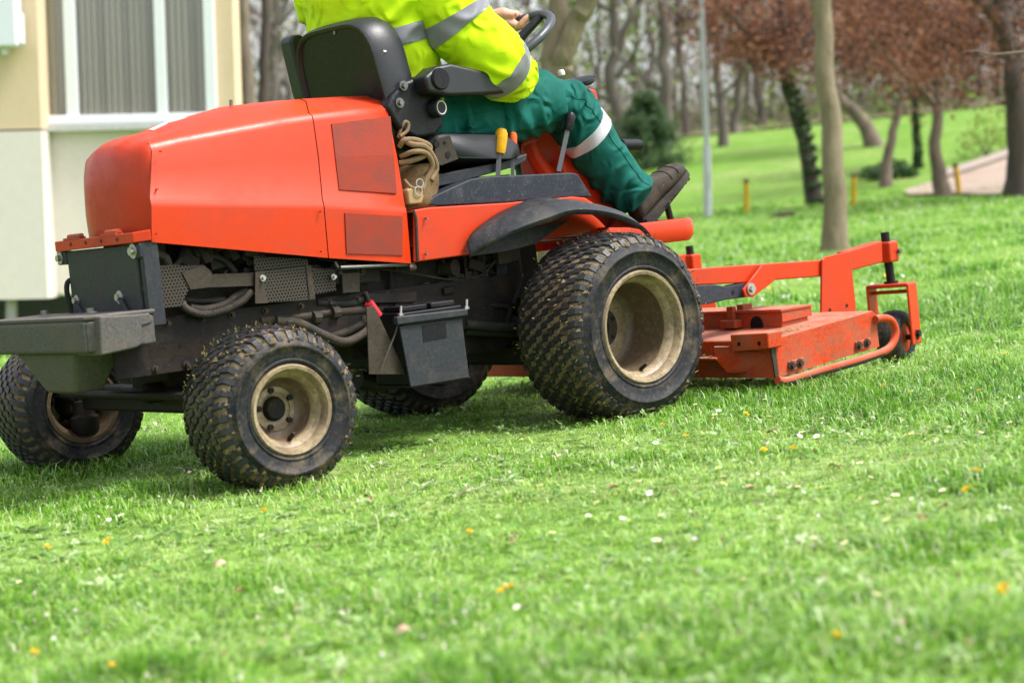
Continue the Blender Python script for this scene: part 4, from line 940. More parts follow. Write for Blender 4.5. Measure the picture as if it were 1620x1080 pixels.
# ================================================================== THE DRIVER
person = thing('person', 'seated driver in fluorescent yellow jacket, green trousers and brown boots, hand on steering wheel', 'person', (.98, .02, .92))
def local(o, root=None):                       # geometry was laid out in the lawn frame: undo the root's own offset
    r_ = root or person
    if o.parent is not r_: return o
    o.matrix_parent_inverse = Matrix.Translation(r_.matrix_world.to_3x3().inverted() @ -r_.matrix_world.translation)
    return o
def sweep(joints, radii, n=28, m_=60, disp=None, flat=1.0, cap=True, side=(0, 1, 0)):
    """tapered tube through joints; radii = list of (r_side, r_other) per joint; returns rows"""
    P = curve(joints, m_); t = np.linspace(0, len(joints)-1, len(P))
    ra = np.interp(t, range(len(joints)), [r_[0] if hasattr(r_, '__len__') else r_ for r_ in radii]); rb = np.interp(t, range(len(joints)), [r_[1] if hasattr(r_, '__len__') else r_ for r_ in radii])
    rows = []; cen = []
    for i, p in enumerate(P):
        T = P[min(i+1, len(P)-1)]-P[max(0, i-1)]; T /= np.linalg.norm(T)
        a = np.asarray(side, float); a = a-T*(a @ T); a /= np.linalg.norm(a); b = np.cross(T, a)
        row = []
        for k in range(n):
            th = 2*PI*k/n; q = p+ra[i]*math.cos(th)*a+rb[i]*math.sin(th)*b
            if disp:
                nn = (q-p)/np.linalg.norm(q-p); q = q+nn*disp(q, i/(len(P)-1), th)
            row.append(q)
        rows.append(row); cen.append(p)
    if disp:                                       # relax the cloth a little
        X = np.array(rows)
        for _ in range(1):
            X = .5*X+.25*(np.roll(X, 1, 1)+np.roll(X, -1, 1)); Y = X.copy(); Y[1:-1] = .5*X[1:-1]+.25*(X[2:]+X[:-2]); X = Y
        rows = [list(r_) for r_ in X]
    return rows, cen
def folds(q, s=16, amp=.006, seed=0.0, dirn=(1, .4, 1.6)):
    v = (q[0]*dirn[0]+seed, q[1]*dirn[1], q[2]*dirn[2])
    a = mnoise.noise(Vector(v)*s); b = mnoise.noise(Vector(v)*s*2.3+Vector((5, 1, 2)))
    ridge = (1-abs(a)*2.2)
    return amp*ridge+amp*.45*b
def crinkle(q, t, th, F, amp, seed=0.0, tw=1.0):
    """sharp fabric creases running round a limb, broken up by noise"""
    n1 = mnoise.noise(Vector(q)*4.5+Vector((seed, 0, 0))); n2 = mnoise.noise(Vector(q)*14+Vector((0, seed, 0)))
    u_ = t*F+1.3*n1+tw*.35*math.sin(th+seed)+tw*.2*math.sin(2*th-seed); w = abs((u_ % 1.0)-.5)*2
    gate = max(0.0, min(1.0, .5+1.6*mnoise.noise(Vector(q)*9+Vector((3, seed, 7)))))
    return amp*gate*((1-w)**2.2*1.3-.2)+amp*.2*n2
HIPR, HIPL = np.array([.95, -.10, .955]), np.array([.95, .13, .955])
KNEE = A(884, 166, y=-.135); ANK = A(1003, 312, y=-.135)
def leg(hip, knee, ank, seed):
    def dsp(q, t, th):
        k = math.exp(-((t-.52)/.16)**2); e = math.exp(-((t-.97)/.10)**2); h = math.exp(-((t-.12)/.12)**2)
        return .5*folds(q, 8, .009, seed, (1.2, .6, 1.2))+crinkle(q, t, th, 13, .011+.012*k+.014*e+.013*h, seed, 4.0)
    jo = [hip-np.array([.06, 0, -.005]), hip+np.array([.10, 0, .02]), lerp(hip, knee, .62)+np.array([0, 0, .01]), knee+np.array([-.02, 0, .003]), lerp(knee, ank, .22)+np.array([.012, 0, 0]), lerp(knee, ank, .6), ank]
    ra = [(.10, .11), (.105, .112), (.095, .098), (.088, .088), (.086, .090), (.082, .088), (.072, .072)]
    return sweep(jo, ra, 72, 190, dsp)
tr = MB()
rowsR, cenR = leg(HIPR, KNEE, ANK, 0.0)
kneeL = np.array([KNEE[0]+.02, .20, KNEE[2]]); ankL = np.array([ANK[0]+.02, .17, ANK[2]])
rowsL, cenL = leg(HIPL, kneeL, ankL, 4.0)
tr.loft(rowsR, closed=True); tr.loft(rowsL, closed=True)
pel, _ = sweep([(.86, .015, .93), (.90, .015, .98), (.90, .015, 1.06), (.88, .015, 1.14)], [(.19, .10), (.205, .125), (.20, .125), (.19, .12)], 32, 20)
tr.loft(pel, closed=True, caps=True)
trousers = local(tr.build('trousers', M['trouser'], person, angle=80))
def band(rows, i0, i1, off, name, mat, parent, slant=None):
    q = MB(); rr = []
    cen = [sum(r_)/len(r_) for r_ in rows]
    for i in range(i0, i1+1):
        rr.append([p+(p-cen[i])/np.linalg.norm(p-cen[i])*off for p in rows[i]])
    first = [lerp(p, c_, .06) for p, c_ in zip(rr[0], [cen[i0]]*len(rr[0]))]; last = [lerp(p, cen[i1], .06) for p in rr[-1]]
    q.loft([first]+rr+[last], closed=True); return local(q.build(name, mat, parent, angle=80))
nR = len(rowsR)-1
ib = int(nR*.685)
band(rowsR, ib, ib+9, .0035, 'reflective_band', M['reflect_light'], trousers); band(rowsL, ib, ib+9, .0035, 'reflective_band', M['reflect_light'], trousers)
kq = min(range(72), key=lambda k: rowsR[70][k][1])
q = MB(); q.tube([r_[kq] for r_ in rowsR[8:-2:2]], .0025, 5); local(q.build('outseam', M['trouser'], trousers))
# cargo pocket on the thigh
def patch(rows, i0, i1, k0, k1, off, name, mat, parent):
    q = MB(); n = len(rows[0]); rr = []
    cen = [sum(r_)/len(r_) for r_ in rows]
    for i in range(i0, i1+1):
        row = []
        for k in range(k0, k1+1):
            p = rows[i][k % n]; nn = (p-cen[i])/np.linalg.norm(p-cen[i]); edge = 0 if (i in (i0, i1) or k in (k0, k1)) else 1
            row.append(p+nn*(off if edge else .001))
        rr.append(row)
    q.loft(rr); return local(q.build(name, mat, parent, angle=80))
kc = min(range(72), key=lambda k: rowsR[70][k][1])       # the side facing out
pk1 = patch(rowsR, int(nR*.27), int(nR*.47), kc-17, kc+10, .015, 'cargo_pocket', M['trouser'], trousers)
patch(rowsR, int(nR*.27), int(nR*.285), kc-6, kc-3, .013, 'pocket_tab', M['reflect_light'], trousers)
# jacket
SHR, ELR, WRR = A(676, -8, y=-.20), A(788, 102, y=-.29), np.array([1.345, -.12, 1.09])
SHL, ELL = np.array([.85, .245, 1.45]), np.array([1.06, .315, 1.24])
phi = math.radians(122); RP = wc+wr*(math.cos(phi)*e_n+math.sin(phi)*e_f); tang = -(-math.sin(phi)*e_n+math.cos(phi)*e_f); radial = math.cos(phi)*e_n+math.sin(phi)*e_f
WRL = A(772, 30, y=RP[1]+.03)
jk = MB()
def dj(q, t, th): return .6*folds(q, 7, .010, 2.0, (1, .7, 1.3))+crinkle(q, t, th, 7, .016, 2.0, 4.0)
tor, _ = sweep([(.90, .015, 1.02), (.885, .015, 1.14), (.855, .015, 1.28), (.83, .015, 1.40), (.835, .015, 1.50), (.86, .015, 1.57)], [(.215, .155), (.22, .16), (.235, .15), (.245, .14), (.205, .115), (.10, .09)], 84, 110, dj)
jk.loft(tor, closed=True, caps=True); jacket = local(jk.build('jacket', M['hivis'], person, angle=80))
nT = len(tor)-1
band(tor, int(nT*.33), int(nT*.33)+9, .004, 'reflective_band', M['reflect'], jacket)
def sleeve(jo, ra, seed):
    def ds(q, t, th):
        k = math.exp(-((t-.62)/.22)**2); return .5*folds(q, 6, .010, seed, (1.3, .8, 1))+crinkle(q, t, th, 8, .015+.006*k, seed, 4.0)
    return sweep(jo, ra, 72, 150, ds, side=(.3, 1, .2))
slR, _ = sleeve([SHR+np.array([-.03, .06, .02]), SHR+np.array([.04, -.02, -.02]), lerp(SHR, ELR, .5), ELR+np.array([-.01, 0, .012]), ELR+np.array([.055, .025, -.022]), lerp(ELR, WRR, .6), WRR], [.095, .110, .106, .098, .088, .072, .055], 1.0)
q = MB(); q.loft(slR, closed=True, caps=True); s1 = local(q.build('sleeve', M['hivis'], jacket, angle=80))
nS = len(slR)-1
for a_ in (.25, .53):
    i0 = int(nS*a_); band(slR, i0, i0+(11 if a_ < .4 else 8), .004, 'reflective_band', M['reflect'], s1)
slL, _ = sleeve([SHL+np.array([-.03, -.06, .02]), SHL+np.array([.04, .02, -.02]), lerp(SHL, ELL, .5), ELL, lerp(ELL, WRL, .5), lerp(ELL, WRL, .86)], [.10, .115, .105, .092, .078, .052], 6.0)
q = MB(); q.loft(slL, closed=True, caps=True); s2 = local(q.build('sleeve', M['hivis'], jacket, angle=80))
for a_ in (.25, .60):
    i0 = int(nS*a_); band(slL, i0, min(i0+9, len(slL)-2), .004, 'reflective_band', M['reflect'], s2)
# body (one skin under the clothes: head, neck, trunk, arms with hands, legs)
bd = MB()
def seg(path, rad, n=12): bd.tube(path, rad, n)
def ball(c_, r_, n=16):
    m2 = 10; rows = []
    for i in range(m2+1):
        a_ = PI*i/m2; rows.append([np.asarray(c_)+np.array([r_[0]*math.sin(a_)*math.cos(t), r_[1]*math.sin(a_)*math.sin(t), r_[2]*math.cos(a_)]) for t in np.linspace(0, 2*PI, n, endpoint=False)])
    bd.loft(rows, closed=True)
seg([(.89, .015, .98), (.87, .015, 1.2), (.85, .015, 1.42), (.86, .015, 1.50)], [.12, .12, .12, .07], 20)
seg([(.86, .015, 1.46), (.885, .015, 1.58), (.90, .015, 1.66)], [.065, .058, .06], 16)
ball((.905, .015, 1.715), (.098, .078, .118)); ball((.955, .015, 1.655), (.045, .05, .05)); seg([(1.0, .015, 1.735), (1.022, .015, 1.70), (1.0, .015, 1.685)], [.010, .016, .012], 8)
for s_ in (-1, 1):
    ball((.895, .015+.08*s_, 1.705), (.022, .01, .034), 10)
    seg([np.array([.85, .015+.16*s_, 1.43]), np.array([.86, .015+.2*s_, 1.43])], .06)
seg([SHR, ELR, WRR], [.055, .045, .030]); seg([SHL, ELL, WRL], [.055, .045, .028])
for hp_, kn_, an_ in ((HIPR, KNEE, ANK), (HIPL, kneeL, ankL)): seg([(.90, hp_[1]*.6, .98), hp_+np.array([.03, 0, 0]), kn_, an_], [.09, .075, .055, .035], 16)
# left hand closed on the rim
rim_r = .0155
knu = []
for k in range(4):
    base = RP+tang*((1.5-k)*.0225-.006)
    def orb(an, rr=.0265): return base+rr*(math.cos(an)*(-e_f*.35+e_a*.94)+math.sin(an)*radial*1.0)
    kn_ = base+(e_a*.030-radial*.018)
    knu.append(kn_)
    L_ = (.92, 1.0, .97, .85)[k]
    path = [kn_]+[base+.0265*(math.cos(an)*e_a+math.sin(an)*radial) for an in np.linspace(-.1, 2.5*L_, 7)]
    seg(path, [.0140, .0130, .0125, .0120, .0115, .0108, .0100, .0075], 10)
    seg([WRL+(tang*((1.5-k)*.012)), lerp(WRL, kn_, .5)+tang*((1.5-k)*.010)+e_a*.006, kn_], [.024, .023, .0165], 10)
DN = np.array([0, 0, -.016])
tb = lerp(WRL, knu[0], .35)-e_a*.012+tang*.018+DN*.6
seg([tb, tb+tang*.026+(RP-WRL)*.22-e_a*.012+DN, RP+tang*.045-radial*.034+e_a*.006+DN, RP+tang*.066-radial*.024+e_a*.012+DN*.7, RP+tang*.080-radial*.018+e_a*.014+DN*.5], [.021, .018, .0155, .0135, .009], 10)
# right hand relaxed on the lap
hR = WRR+np.array([.055, .045, -.015])
seg([WRR, hR], [.026, .032])
for k in range(4):
    b0 = hR+np.array([.0, (k-1.5)*.019, .005]); seg([b0, b0+np.array([.045, .015, -.012]), b0+np.array([.068, .02, -.035]), b0+np.array([.068, .02, -.055])], [.011, .010, .0095, .007], 8)
seg([WRR+np.array([.02, .02, 0]), hR+np.array([.02, .05, 0]), hR+np.array([.05, .055, -.02])], [.014, .012, .008], 8)
body = local(bd.build('body', M['skin'], person, angle=180))
rm = body.modifiers.new('join', 'REMESH'); rm.mode = 'VOXEL'; rm.voxel_size = .0042; rm.use_smooth_shade = True
smo = body.modifiers.new('soften', 'SMOOTH'); smo.factor = .5; smo.iterations = 3
hb = MB(); hr = []
for i in range(8):
    a_ = PI*.56*i/7; hr.append([np.array([.893+.106*math.sin(a_)*math.cos(t), .015+.087*math.sin(a_)*math.sin(t), 1.722+.122*math.cos(a_)]) for t in np.linspace(0, 2*PI, 24, endpoint=False)])
hb.loft(hr, closed=True); local(hb.build('hair', M['hair'], person, angle=80))
for s_ in (-1, 1):
    q = MB(); q.lathe([(0, -.011), (.008, -.008), (.011, 0), (.008, .008), (0, .011)], (.990, .015+.032*s_, 1.725), (1, 0, 0), 10); local(q.build('eye', M['reflect_light'], person))
q = MB(); q.tube([(.995, -.008, 1.652), (1.003, .015, 1.651), (.995, .038, 1.652)], [.003, .006, .003], 8); local(q.build('mouth', plain('lips', (.35, .12, .1)), person))
# boots
def boot(dyy, dxx):
    off = np.array([dxx, dyy, 0])
    hb_, tb_ = A(1016, 356, y=-.135)+off, A(1083, 277, y=-.135)+off
    f_ = tb_-hb_; Ln = np.linalg.norm(f_); f_ /= Ln; up_n = np.array([-f_[2], 0, f_[0]]); sd = np.array([0, 1.0, 0])
    spec = [(-.004, .030, .020, .075), (.02, .036, .018, .13), (.05, .039, .018, .155), (.085, .040, .018, .150), (.115, .041, .018, .125), (.15, .044, .018, .103), (.19, .048, .018, .090), (.23, .048, .018, .083), (.262, .042, .018, .072), (.285, .028, .022, .055), (.293, .012, .03, .045)]
    rows = []
    for s_, w_, b_, h_ in spec:
        s2 = s_*Ln/.29; row = []
        for k in range(20):
            th = 2*PI*k/20; c_, sn = math.cos(th), math.sin(th)
            yy = w_*math.copysign(abs(c_)**.8, c_); zz = (h_-b_)/2+(h_-b_)/2*math.copysign(abs(sn)**.75, sn)+b_
            nar = 1-.25*max(0, (zz-.06)/.1)
            pnt_ = hb_+f_*s2+sd*yy*nar+up_n*zz; row.append(pnt_+np.array([0, 0, .0])+up_n*mnoise.noise(Vector(pnt_)*40)*.003)
        rows.append(row)
    b = MB(); b.loft(rows, closed=True, caps=True)
    shaft, _ = sweep([hb_+f_*.055+up_n*.09, hb_+f_*.048+up_n*.15, hb_+f_*.035+up_n*.22], [(.042, .055), (.045, .052), (.05, .055)], 20, 14)
    b.loft(shaft, closed=True)
    bo = local(b.build('boot', M['boot'], person, angle=80))
    so_ = MB(); ol = [(-.008, .022), (.0, .034), (.04, .040), (.1, .038), (.14, .042), (.2, .051), (.25, .047), (.285, .032), (.299, .012)]
    outl = [hb_+f_*(a_*Ln/.29)+sd*w_ for a_, w_ in ol]+[hb_+f_*(a_*Ln/.29)-sd*w_ for a_, w_ in reversed(ol)]
    so_.extrude(outl, up_n*.024); hl = [hb_+f_*(a_*Ln/.29)+sd*w_*.95-up_n*.012 for a_, w_ in ol[:4]]+[hb_+f_*(a_*Ln/.29)-sd*w_*.95-up_n*.012 for a_, w_ in reversed(ol[:4])]
    so_.extrude(hl, up_n*.013)
    for k in range(7):
        a_ = .13+k*.022; c0 = hb_+f_*(a_*Ln/.29)-up_n*.006
        so_.extrude([c0+sd*.042-f_*.007, c0+sd*.042+f_*.007, c0-sd*.042+f_*.007, c0-sd*.042-f_*.007], up_n*.008)
    local(so_.build('sole', M['sole'], bo, bevel=.003))
    for frac in (.62, .70):
        ti = int(frac*(len(rows)-1)); q = MB(); rr_ = rows[ti]; q.tube([p+(p-sum(rr_)/len(rr_))*.02 for p in rr_[0:11]], .0022, 5); local(q.build('seam', M['sole'], bo))
    q = MB(); q.tube([hb_+f_*.06+up_n*.165+sd*.046, hb_+f_*.03+up_n*.168+sd*.02, hb_+f_*.02+up_n*.17-sd*.02, hb_+f_*.06+up_n*.165-sd*.046], .010, 8); local(q.build('collar', M['boot'], bo))
    for k in range(4):
        a_ = .075+k*.018; z_ = .150-.0125*k-.0045*k*k; c0 = hb_+f_*(a_*Ln/.29)+up_n*(z_+.002)
        q = MB(); q.tube([c0+sd*.026-up_n*.016, c0+sd*.012+up_n*.004, c0-sd*.012+f_*.006+up_n*.004, c0-sd*.026+f_*.004-up_n*.016], .0048, 6); local(q.build('lace', M['lace'], bo))
boot(0, 0); boot(.305, .02)

# ================================================================== canvas bag behind the seat
bag = thing('canvas_bag', 'brown canvas bag with coiled straps stuffed between orange hood and seat', 'bag', (.78, -.2, .73))
def bl(o): return local(o, bag)
rows = []
for i, z in enumerate(np.linspace(.715, .85, 9)):
    t = i/8; row = []
    for k in range(24):
        th = 2*PI*k/24; p = np.array([.775+.028*t+(.085-.02*t)*math.cos(th), -.195+.085*math.sin(th), z]); row.append(p+np.array([math.cos(th), math.sin(th), 0])*folds(p, 18, .012, 9.0))
    rows.append(row)
q = MB(); q.loft(rows, closed=True, caps=True); bl(q.build('bag_body', M['canvas'], bag, angle=80))
def bp_(pts, y=-.28): return [A(a[0], a[1], y=(a[2] if len(a) > 2 else y)) for a in pts]
for pts, r_ in (([(632, 232, -.26), (640, 222, -.28), (660, 222, -.29), (680, 232, -.29), (672, 246, -.29), (648, 255, -.28), (632, 258, -.26)], .0085),
                ([(632, 215, -.25), (650, 228, -.29), (672, 232, -.30), (686, 250, -.29), (690, 268, -.28), (682, 285, -.28)], .009),
                ([(630, 218, -.26), (636, 200, -.27), (641, 193, -.275), (646, 196, -.275), (644, 207, -.275), (633, 216, -.27)], .0055),
                ([(634, 248, -.26), (655, 240, -.30), (675, 243, -.30), (684, 262, -.29), (674, 285, -.28), (668, 300, -.28)], .008),
                ([(640, 285, -.27), (650, 296, -.29), (660, 300, -.29)], .005)):
    q = MB(); q.tube(curve(bp_(pts), 40), r_, 10); bl(q.build('strap', M['rope'], bag))
q = MB(); q.extrude(PX([(644, 300), (658, 294), (672, 310), (668, 322), (648, 324)], -.295), (0, .035, 0)); bl(q.build('leather_tab', M['leather'], bag, bevel=.006))
for c_, r_ in (((664, 290), .013), ((662, 302), .014)):
    p0 = A(*c_, y=-.30); q = MB(); q.loft([[p0+np.array([(r_+.002*math.cos(b))*math.cos(a), .002*math.sin(b), (r_+.002*math.cos(b))*math.sin(a)]) for b in np.linspace(0, 2*PI, 6, endpoint=False)] for a in np.linspace(0, 2*PI, 20)], closed=True); bl(q.build('key_ring', M['steel'], bag))

# ================================================================== THE SETTING
def frame_pt(depth, lat, z=None):
    p = np.array([CAM_L[0], CAM_L[1], 0.0])+DH*depth+RH*lat
    p[2] = terrain(depth, lat) if z is None else z
    return p
class VN:
    """smooth 2-D value noise, vectorised"""
    def __init__(s, seed, n=128): s.g = np.random.default_rng(seed).random((n, n)); s.n = n
    def __call__(s, x, y):
        xi = np.floor(x).astype(int); yi = np.floor(y).astype(int); fx = x-xi; fy = y-yi; fx = fx*fx*(3-2*fx); fy = fy*fy*(3-2*fy); n = s.n
        g = s.g; a = g[xi % n, yi % n]; b = g[(xi+1) % n, yi % n]; c = g[xi % n, (yi+1) % n]; d_ = g[(xi+1) % n, (yi+1) % n]
        return (a*(1-fx)+b*fx)*(1-fy)+(c*(1-fx)+d_*fx)*fy
V1, V2, V3 = VN(1), VN(2), VN(3)
deps = np.concatenate([np.arange(-14, 2, 2.0), np.arange(2, 12, .25), np.arange(12, 40, 1.0), np.arange(40, 90, 2.0), np.arange(90, 190, 8.0)])
lats = np.concatenate([np.arange(-110, -12, 7.0), np.arange(-12, 12, .5), np.arange(12, 120, 7.0)])
mb = MB(); rows = []
for de in deps:
    rows.append([W(frame_pt(de, la)+np.array([0, 0, .012*(fbm((de*.6, la*.6, 0))) if de < 40 else .03*fbm((de*.1, la*.1, 0))])) for la in lats])
mb.loft(rows)
def mat_lawn():
    mt, n, b = newmat('lawn soil and turf'); v = coords(n)
    f1 = noise(n, v, .35, 6, .65); f2 = noise(n, v, 14, 6, .7); f3 = noise(n, v, 2.2, 5, .6)
    c = ramp(n, f1, [(.38, (.135, .275, .03)), (.52, (.20, .345, .06)), (.66, (.29, .36, .12))])
    c = mix(n, ramp(n, f3, [(.4, 0.0), (.7, .6)]), c, (.10, .22, .02))
    c = mix(n, ramp(n, f2, [(.35, .8), (.6, 0.0)]), c, (.05, .085, .014))
    c = mix(n, ramp(n, noise(n, v, 1.1, 7, .75), [(.60, 0.0), (.68, .8)]), c, (.16, .12, .07))
    n.links.new(c, b.inputs['Base Color']); b.inputs['Roughness'].default_value = .9; b.inputs['Specular IOR Level'].default_value = .15
    bump(n, b, f2, .6, .03); return mt
M['lawn'] = mat_lawn()
lawn = mb.build('lawn', M['lawn'], None, kind='structure', angle=180)
tag(lawn, 'green lawn sloping up towards the wood', 'lawn')

# leaf-strewn floor of the wood
fl_m, fn, fb = newmat('woodland floor'); fv = coords(fn)
fc_ = ramp(fn, noise(fn, fv, .5, 8, .7), [(.35, (.13, .095, .06)), (.5, (.17, .15, .075)), (.65, (.16, .21, .05))]); fn.links.new(fc_, fb.inputs['Base Color']); fb.inputs['Roughness'].default_value = .95; bump(fn, fb, noise(fn, fv, 6, 6), .6, .1)
mb = MB(); mb.loft([[W(frame_pt(de+(1.6*fbm((la*.15, 3, 0)) if de < 76 else 0), la)+np.array([0, 0, .07])) for la in np.arange(-105, 115, 4.0)] for de in [75, 77, 80, 84, 88, 94, 102, 110, 120, 132, 146, 160, 174, 184]])
tag(mb.build('woodland_floor', fl_m, None, kind='structure', angle=180), 'brown leaf-strewn floor under the trees of the wood', 'ground')

# ---------------- path up the hill with its kerb
def mat_path():
    mt, n, b = newmat('worn path'); v = coords(n)
    c = mix(n, ramp(n, noise(n, v, 1.3, 6), [(.35, 0.0), (.7, 1.0)]), (.25, .18, .135), (.34, .27, .215)); n.links.new(c, b.inputs['Base Color']); b.inputs['Roughness'].default_value = .9; bump(n, b, noise(n, v, 30, 5), .4, .02); return mt
def drape(pxs, name, mat, lift, nsub=10):
    """strip between two pixel polylines, laid on the terrain"""
    a, b = pxs; q = MB(); rows = []
    for i in range(len(a)):
        pa, pb = G(*a[i]), G(*b[i]); row = []
        for t in np.linspace(0, 1, nsub+1):
            p = lerp(pa, pb, t); de = float((p-CAM_L) @ DH); p[2] = terrain(de, 0)+lift; row.append(W(p))
        rows.append(row)
    q.loft(rows); return q.build(name, mat, None, angle=180, kind='structure')
pth = drape([[(1430, 306), (1455, 297), (1490, 288), (1530, 276), (1570, 262), (1605, 250), (1660, 238), (1720, 226)], [(1440, 312), (1470, 311), (1510, 310), (1560, 312), (1600, 311), (1630, 309), (1690, 305), (1780, 300)]], 'path', mat_path(), .06, 16)
tag(pth, 'pale worn path climbing beside the dark trunk', 'path')
kp = [G(*p) for p in ((1490, 287), (1530, 275), (1570, 261), (1605, 249), (1660, 237))]
q = MB(); q.tube([W(p+np.array([0, 0, .15])) for p in curve(kp, 20)], .13, 6); tag(q.build('kerb', plain('old stone kerb', (.25, .21, .18), rough=.9), None), 'low stone kerb running along the path', 'kerb')

# ---------------- trees
def mat_bark(name, c1, c2, scale=6):
    mt, n, b = newmat(name); v = coords(n, (1, 1, .25)); f = noise(n, v, scale, 8, .7)
    n.links.new(ramp(n, f, [(.35, c1), (.65, c2)]), b.inputs['Base Color']); b.inputs['Roughness'].default_value = .9; bump(n, b, noise(n, v, scale*5, 6), .7, .02); return mt
M['bark'] = mat_bark('grey-brown bark', (.10, .075, .055), (.20, .155, .115))
M['bark_olive'] = mat_bark('olive smooth bark', (.135, .105, .062), (.24, .195, .125), 9)
M['bark_dark'] = mat_bark('dark bark', (.035, .026, .022), (.085, .062, .05))
M['bark_wood'] = mat_bark('woodland bark', (.075, .06, .052), (.16, .13, .115), 3)
def mat_leaf(name, cols, trans=.45, rough=.6):
    mt, n, b = newmat(name); at_ = nd(n, 'ShaderNodeAttribute', attribute_name='tint')
    c = ramp(n, at_.outputs['Fac'], cols); n.links.new(c, b.inputs['Base Color']); b.inputs['Roughness'].default_value = rough; b.inputs['Specular IOR Level'].default_value = .25
    tr_ = nd(n, 'ShaderNodeBsdfTranslucent'); n.links.new(c, tr_.inputs['Color']); ms = nd(n, 'ShaderNodeMixShader'); ms.inputs[0].default_value = trans
    n.links.new(b.outputs[0], ms.inputs[1]); n.links.new(tr_.outputs[0], ms.inputs[2]); n.links.new(ms.outputs[0], n.nodes['Material Output'].inputs['Surface']); return mt
M['leaf_red'] = mat_leaf('copper plum leaves', [(0, (.035, .016, .012)), (.35, (.095, .038, .024)), (.7, (.21, .085, .048)), (1, (.46, .21, .13))], .4)
M['leaf_green'] = mat_leaf('fresh green leaves', [(0, (.06, .12, .02)), (.5, (.18, .28, .045)), (1, (.36, .47, .11))], .4)
M['leaf_ivy'] = mat_leaf('ivy leaves', [(0, (.015, .045, .012)), (.6, (.04, .09, .025)), (1, (.08, .14, .05))], .2)
M['leaf_fir'] = mat_leaf('conifer needles', [(0, (.022, .05, .022)), (.5, (.055, .10, .045)), (1, (.10, .16, .06))], .25)
M['twig'] = mat_leaf('bare twigs', [(0, (.10, .08, .065)), (.5, (.19, .155, .13)), (1, (.29, .25, .215))], .0, .9)
def cards(P, size, tint, name, mat, parent=None, aspect=.6, droop=None, seed=0, kind=None, axis=None, spread=.25):
    """one quad for each point: leaves / twigs with random facing"""
    r_ = np.random.default_rng(seed); N = len(P); P = np.asarray(P, float)
    a = r_.normal(0, 1, (N, 3)) if axis is None else np.tile(np.asarray(axis, float), (N, 1))+r_.normal(0, spread, (N, 3))
    a /= np.linalg.norm(a, axis=1)[:, None]
    b = np.cross(a, r_.normal(0, 1, (N, 3))); b /= np.linalg.norm(b, axis=1)[:, None]
    L_ = (size*r_.uniform(.6, 1.3, N))[:, None]; w_ = L_*aspect
    v = np.empty((N, 4, 3)); v[:, 0] = P-a*L_*.5; v[:, 1] = P+b*w_*.5-a*L_*.08; v[:, 2] = P+a*L_*.5; v[:, 3] = P-b*w_*.5-a*L_*.08
    me = bpy.data.meshes.new(name); me.vertices.add(N*4); me.vertices.foreach_set('co', v.ravel())
    me.loops.add(N*4); me.loops.foreach_set('vertex_index', np.arange(N*4)); me.polygons.add(N); me.polygons.foreach_set('loop_start', np.arange(N)*4); me.update()
    at_ = me.attributes.new('tint', 'FLOAT', 'POINT'); at_.data.foreach_set('value', np.repeat(np.clip(tint, 0, 1), 4).astype(np.float32))
    o = link(name, me, mat, parent, smooth=False)
    if kind: o['kind'] = kind
    return o
def limb(P, r0, r1, n=10, wob=.02, seed=0):
    C_ = curve(P, 20); m_ = len(C_)
    out = [p+np.array([fbm((seed+i*.35, 0, 1)), fbm((0, seed+i*.35, 2)), 0])*wob for i, p in enumerate(C_)]
    return out, [lerp(r0, r1, (i/(m_-1))**.9) for i in range(m_)]
def tree(name, label, cat, base, tips, r0, r1, bark, branches=(), crown=None, group=None, flare=1.35, seed=0, ivy=False, wob=.3):
    """base in lawn frame; tips: world offsets list of trunk control points; crown: (centres, radii, count, leaf size, material)"""
    b = W(base); root = bpy.data.objects.new(name, None); COL.objects.link(root); root.location = Vector(b); root.empty_display_size = .2; tag(root, label, cat, group)
    P = [np.zeros(3)-np.array([0, 0, .15])]+[np.asarray(t, float) for t in tips]
    q = MB(); C_, rr = limb(P, r0, r1, 12, r0*wob, seed); rr = [r_*(1+(flare-1)*math.exp(-max(0, p[2])/(r0*2.0))) for p, r_ in zip(C_, rr)]
    q.tube(C_, rr, 12); q.build('trunk', bark, root)
    for (pts, a_, c_) in branches:
        q = MB(); C2, r2 = limb(pts, a_, c_, 8, a_*.4, seed+7); q.tube(C2, r2, 8); q.build('branch', bark, root)
    if crown:
        cs, rad, cnt, sz, mat = crown[:5]; r_ = np.random.default_rng(seed+100)
        pts = []; tint = []
        ncl = max(14, cnt//110)
        for k in range(ncl):
            c0, R0 = cs[k % len(cs)], rad[k % len(rad)]
            dv = r_.normal(0, 1, 3); dv /= np.linalg.norm(dv); rr_ = r_.uniform(.35, 1)**.5; cc = np.asarray(c0)+dv*np.asarray(R0)*rr_
            n_ = cnt//ncl; sp = np.mean(R0)*r_.uniform(.14, .30)
            pts.append(cc+r_.normal(0, 1, (n_, 3))*np.array([sp, sp, sp*.7])); tint.append(np.clip(r_.normal(r_.uniform(.05, .95), .14, n_), 0, 1))
        cards(np.concatenate(pts), sz, np.concatenate(tint), 'crown', mat, root, seed=seed)
    if ivy:
        r_ = np.random.default_rng(seed+5); pts = []
        for i in range(900):
            k = r_.uniform(0, .75)*(len(C_)-1); p = C_[int(k)]; th = r_.uniform(-1.2, 2.2); rr_ = rr[int(k)]+.03; pts.append(p+(RN @ RH)*rr_*math.cos(th)-(RN @ DH)*rr_*math.sin(th)+r_.normal(0, .03, 3))
        cards(pts, .10, r_.random(len(pts)), 'ivy', M['leaf_ivy'], root, .8, seed=seed)
    return root
WR, WD, UPW = RH.copy(), DH.copy(), np.array([0, 0, 1.0])      # right, away and up in the world
def off(base, px, py, depth): return W(D(px, py, depth))-W(base)
def dep_of(p): return float((p-CAM_L) @ _d)
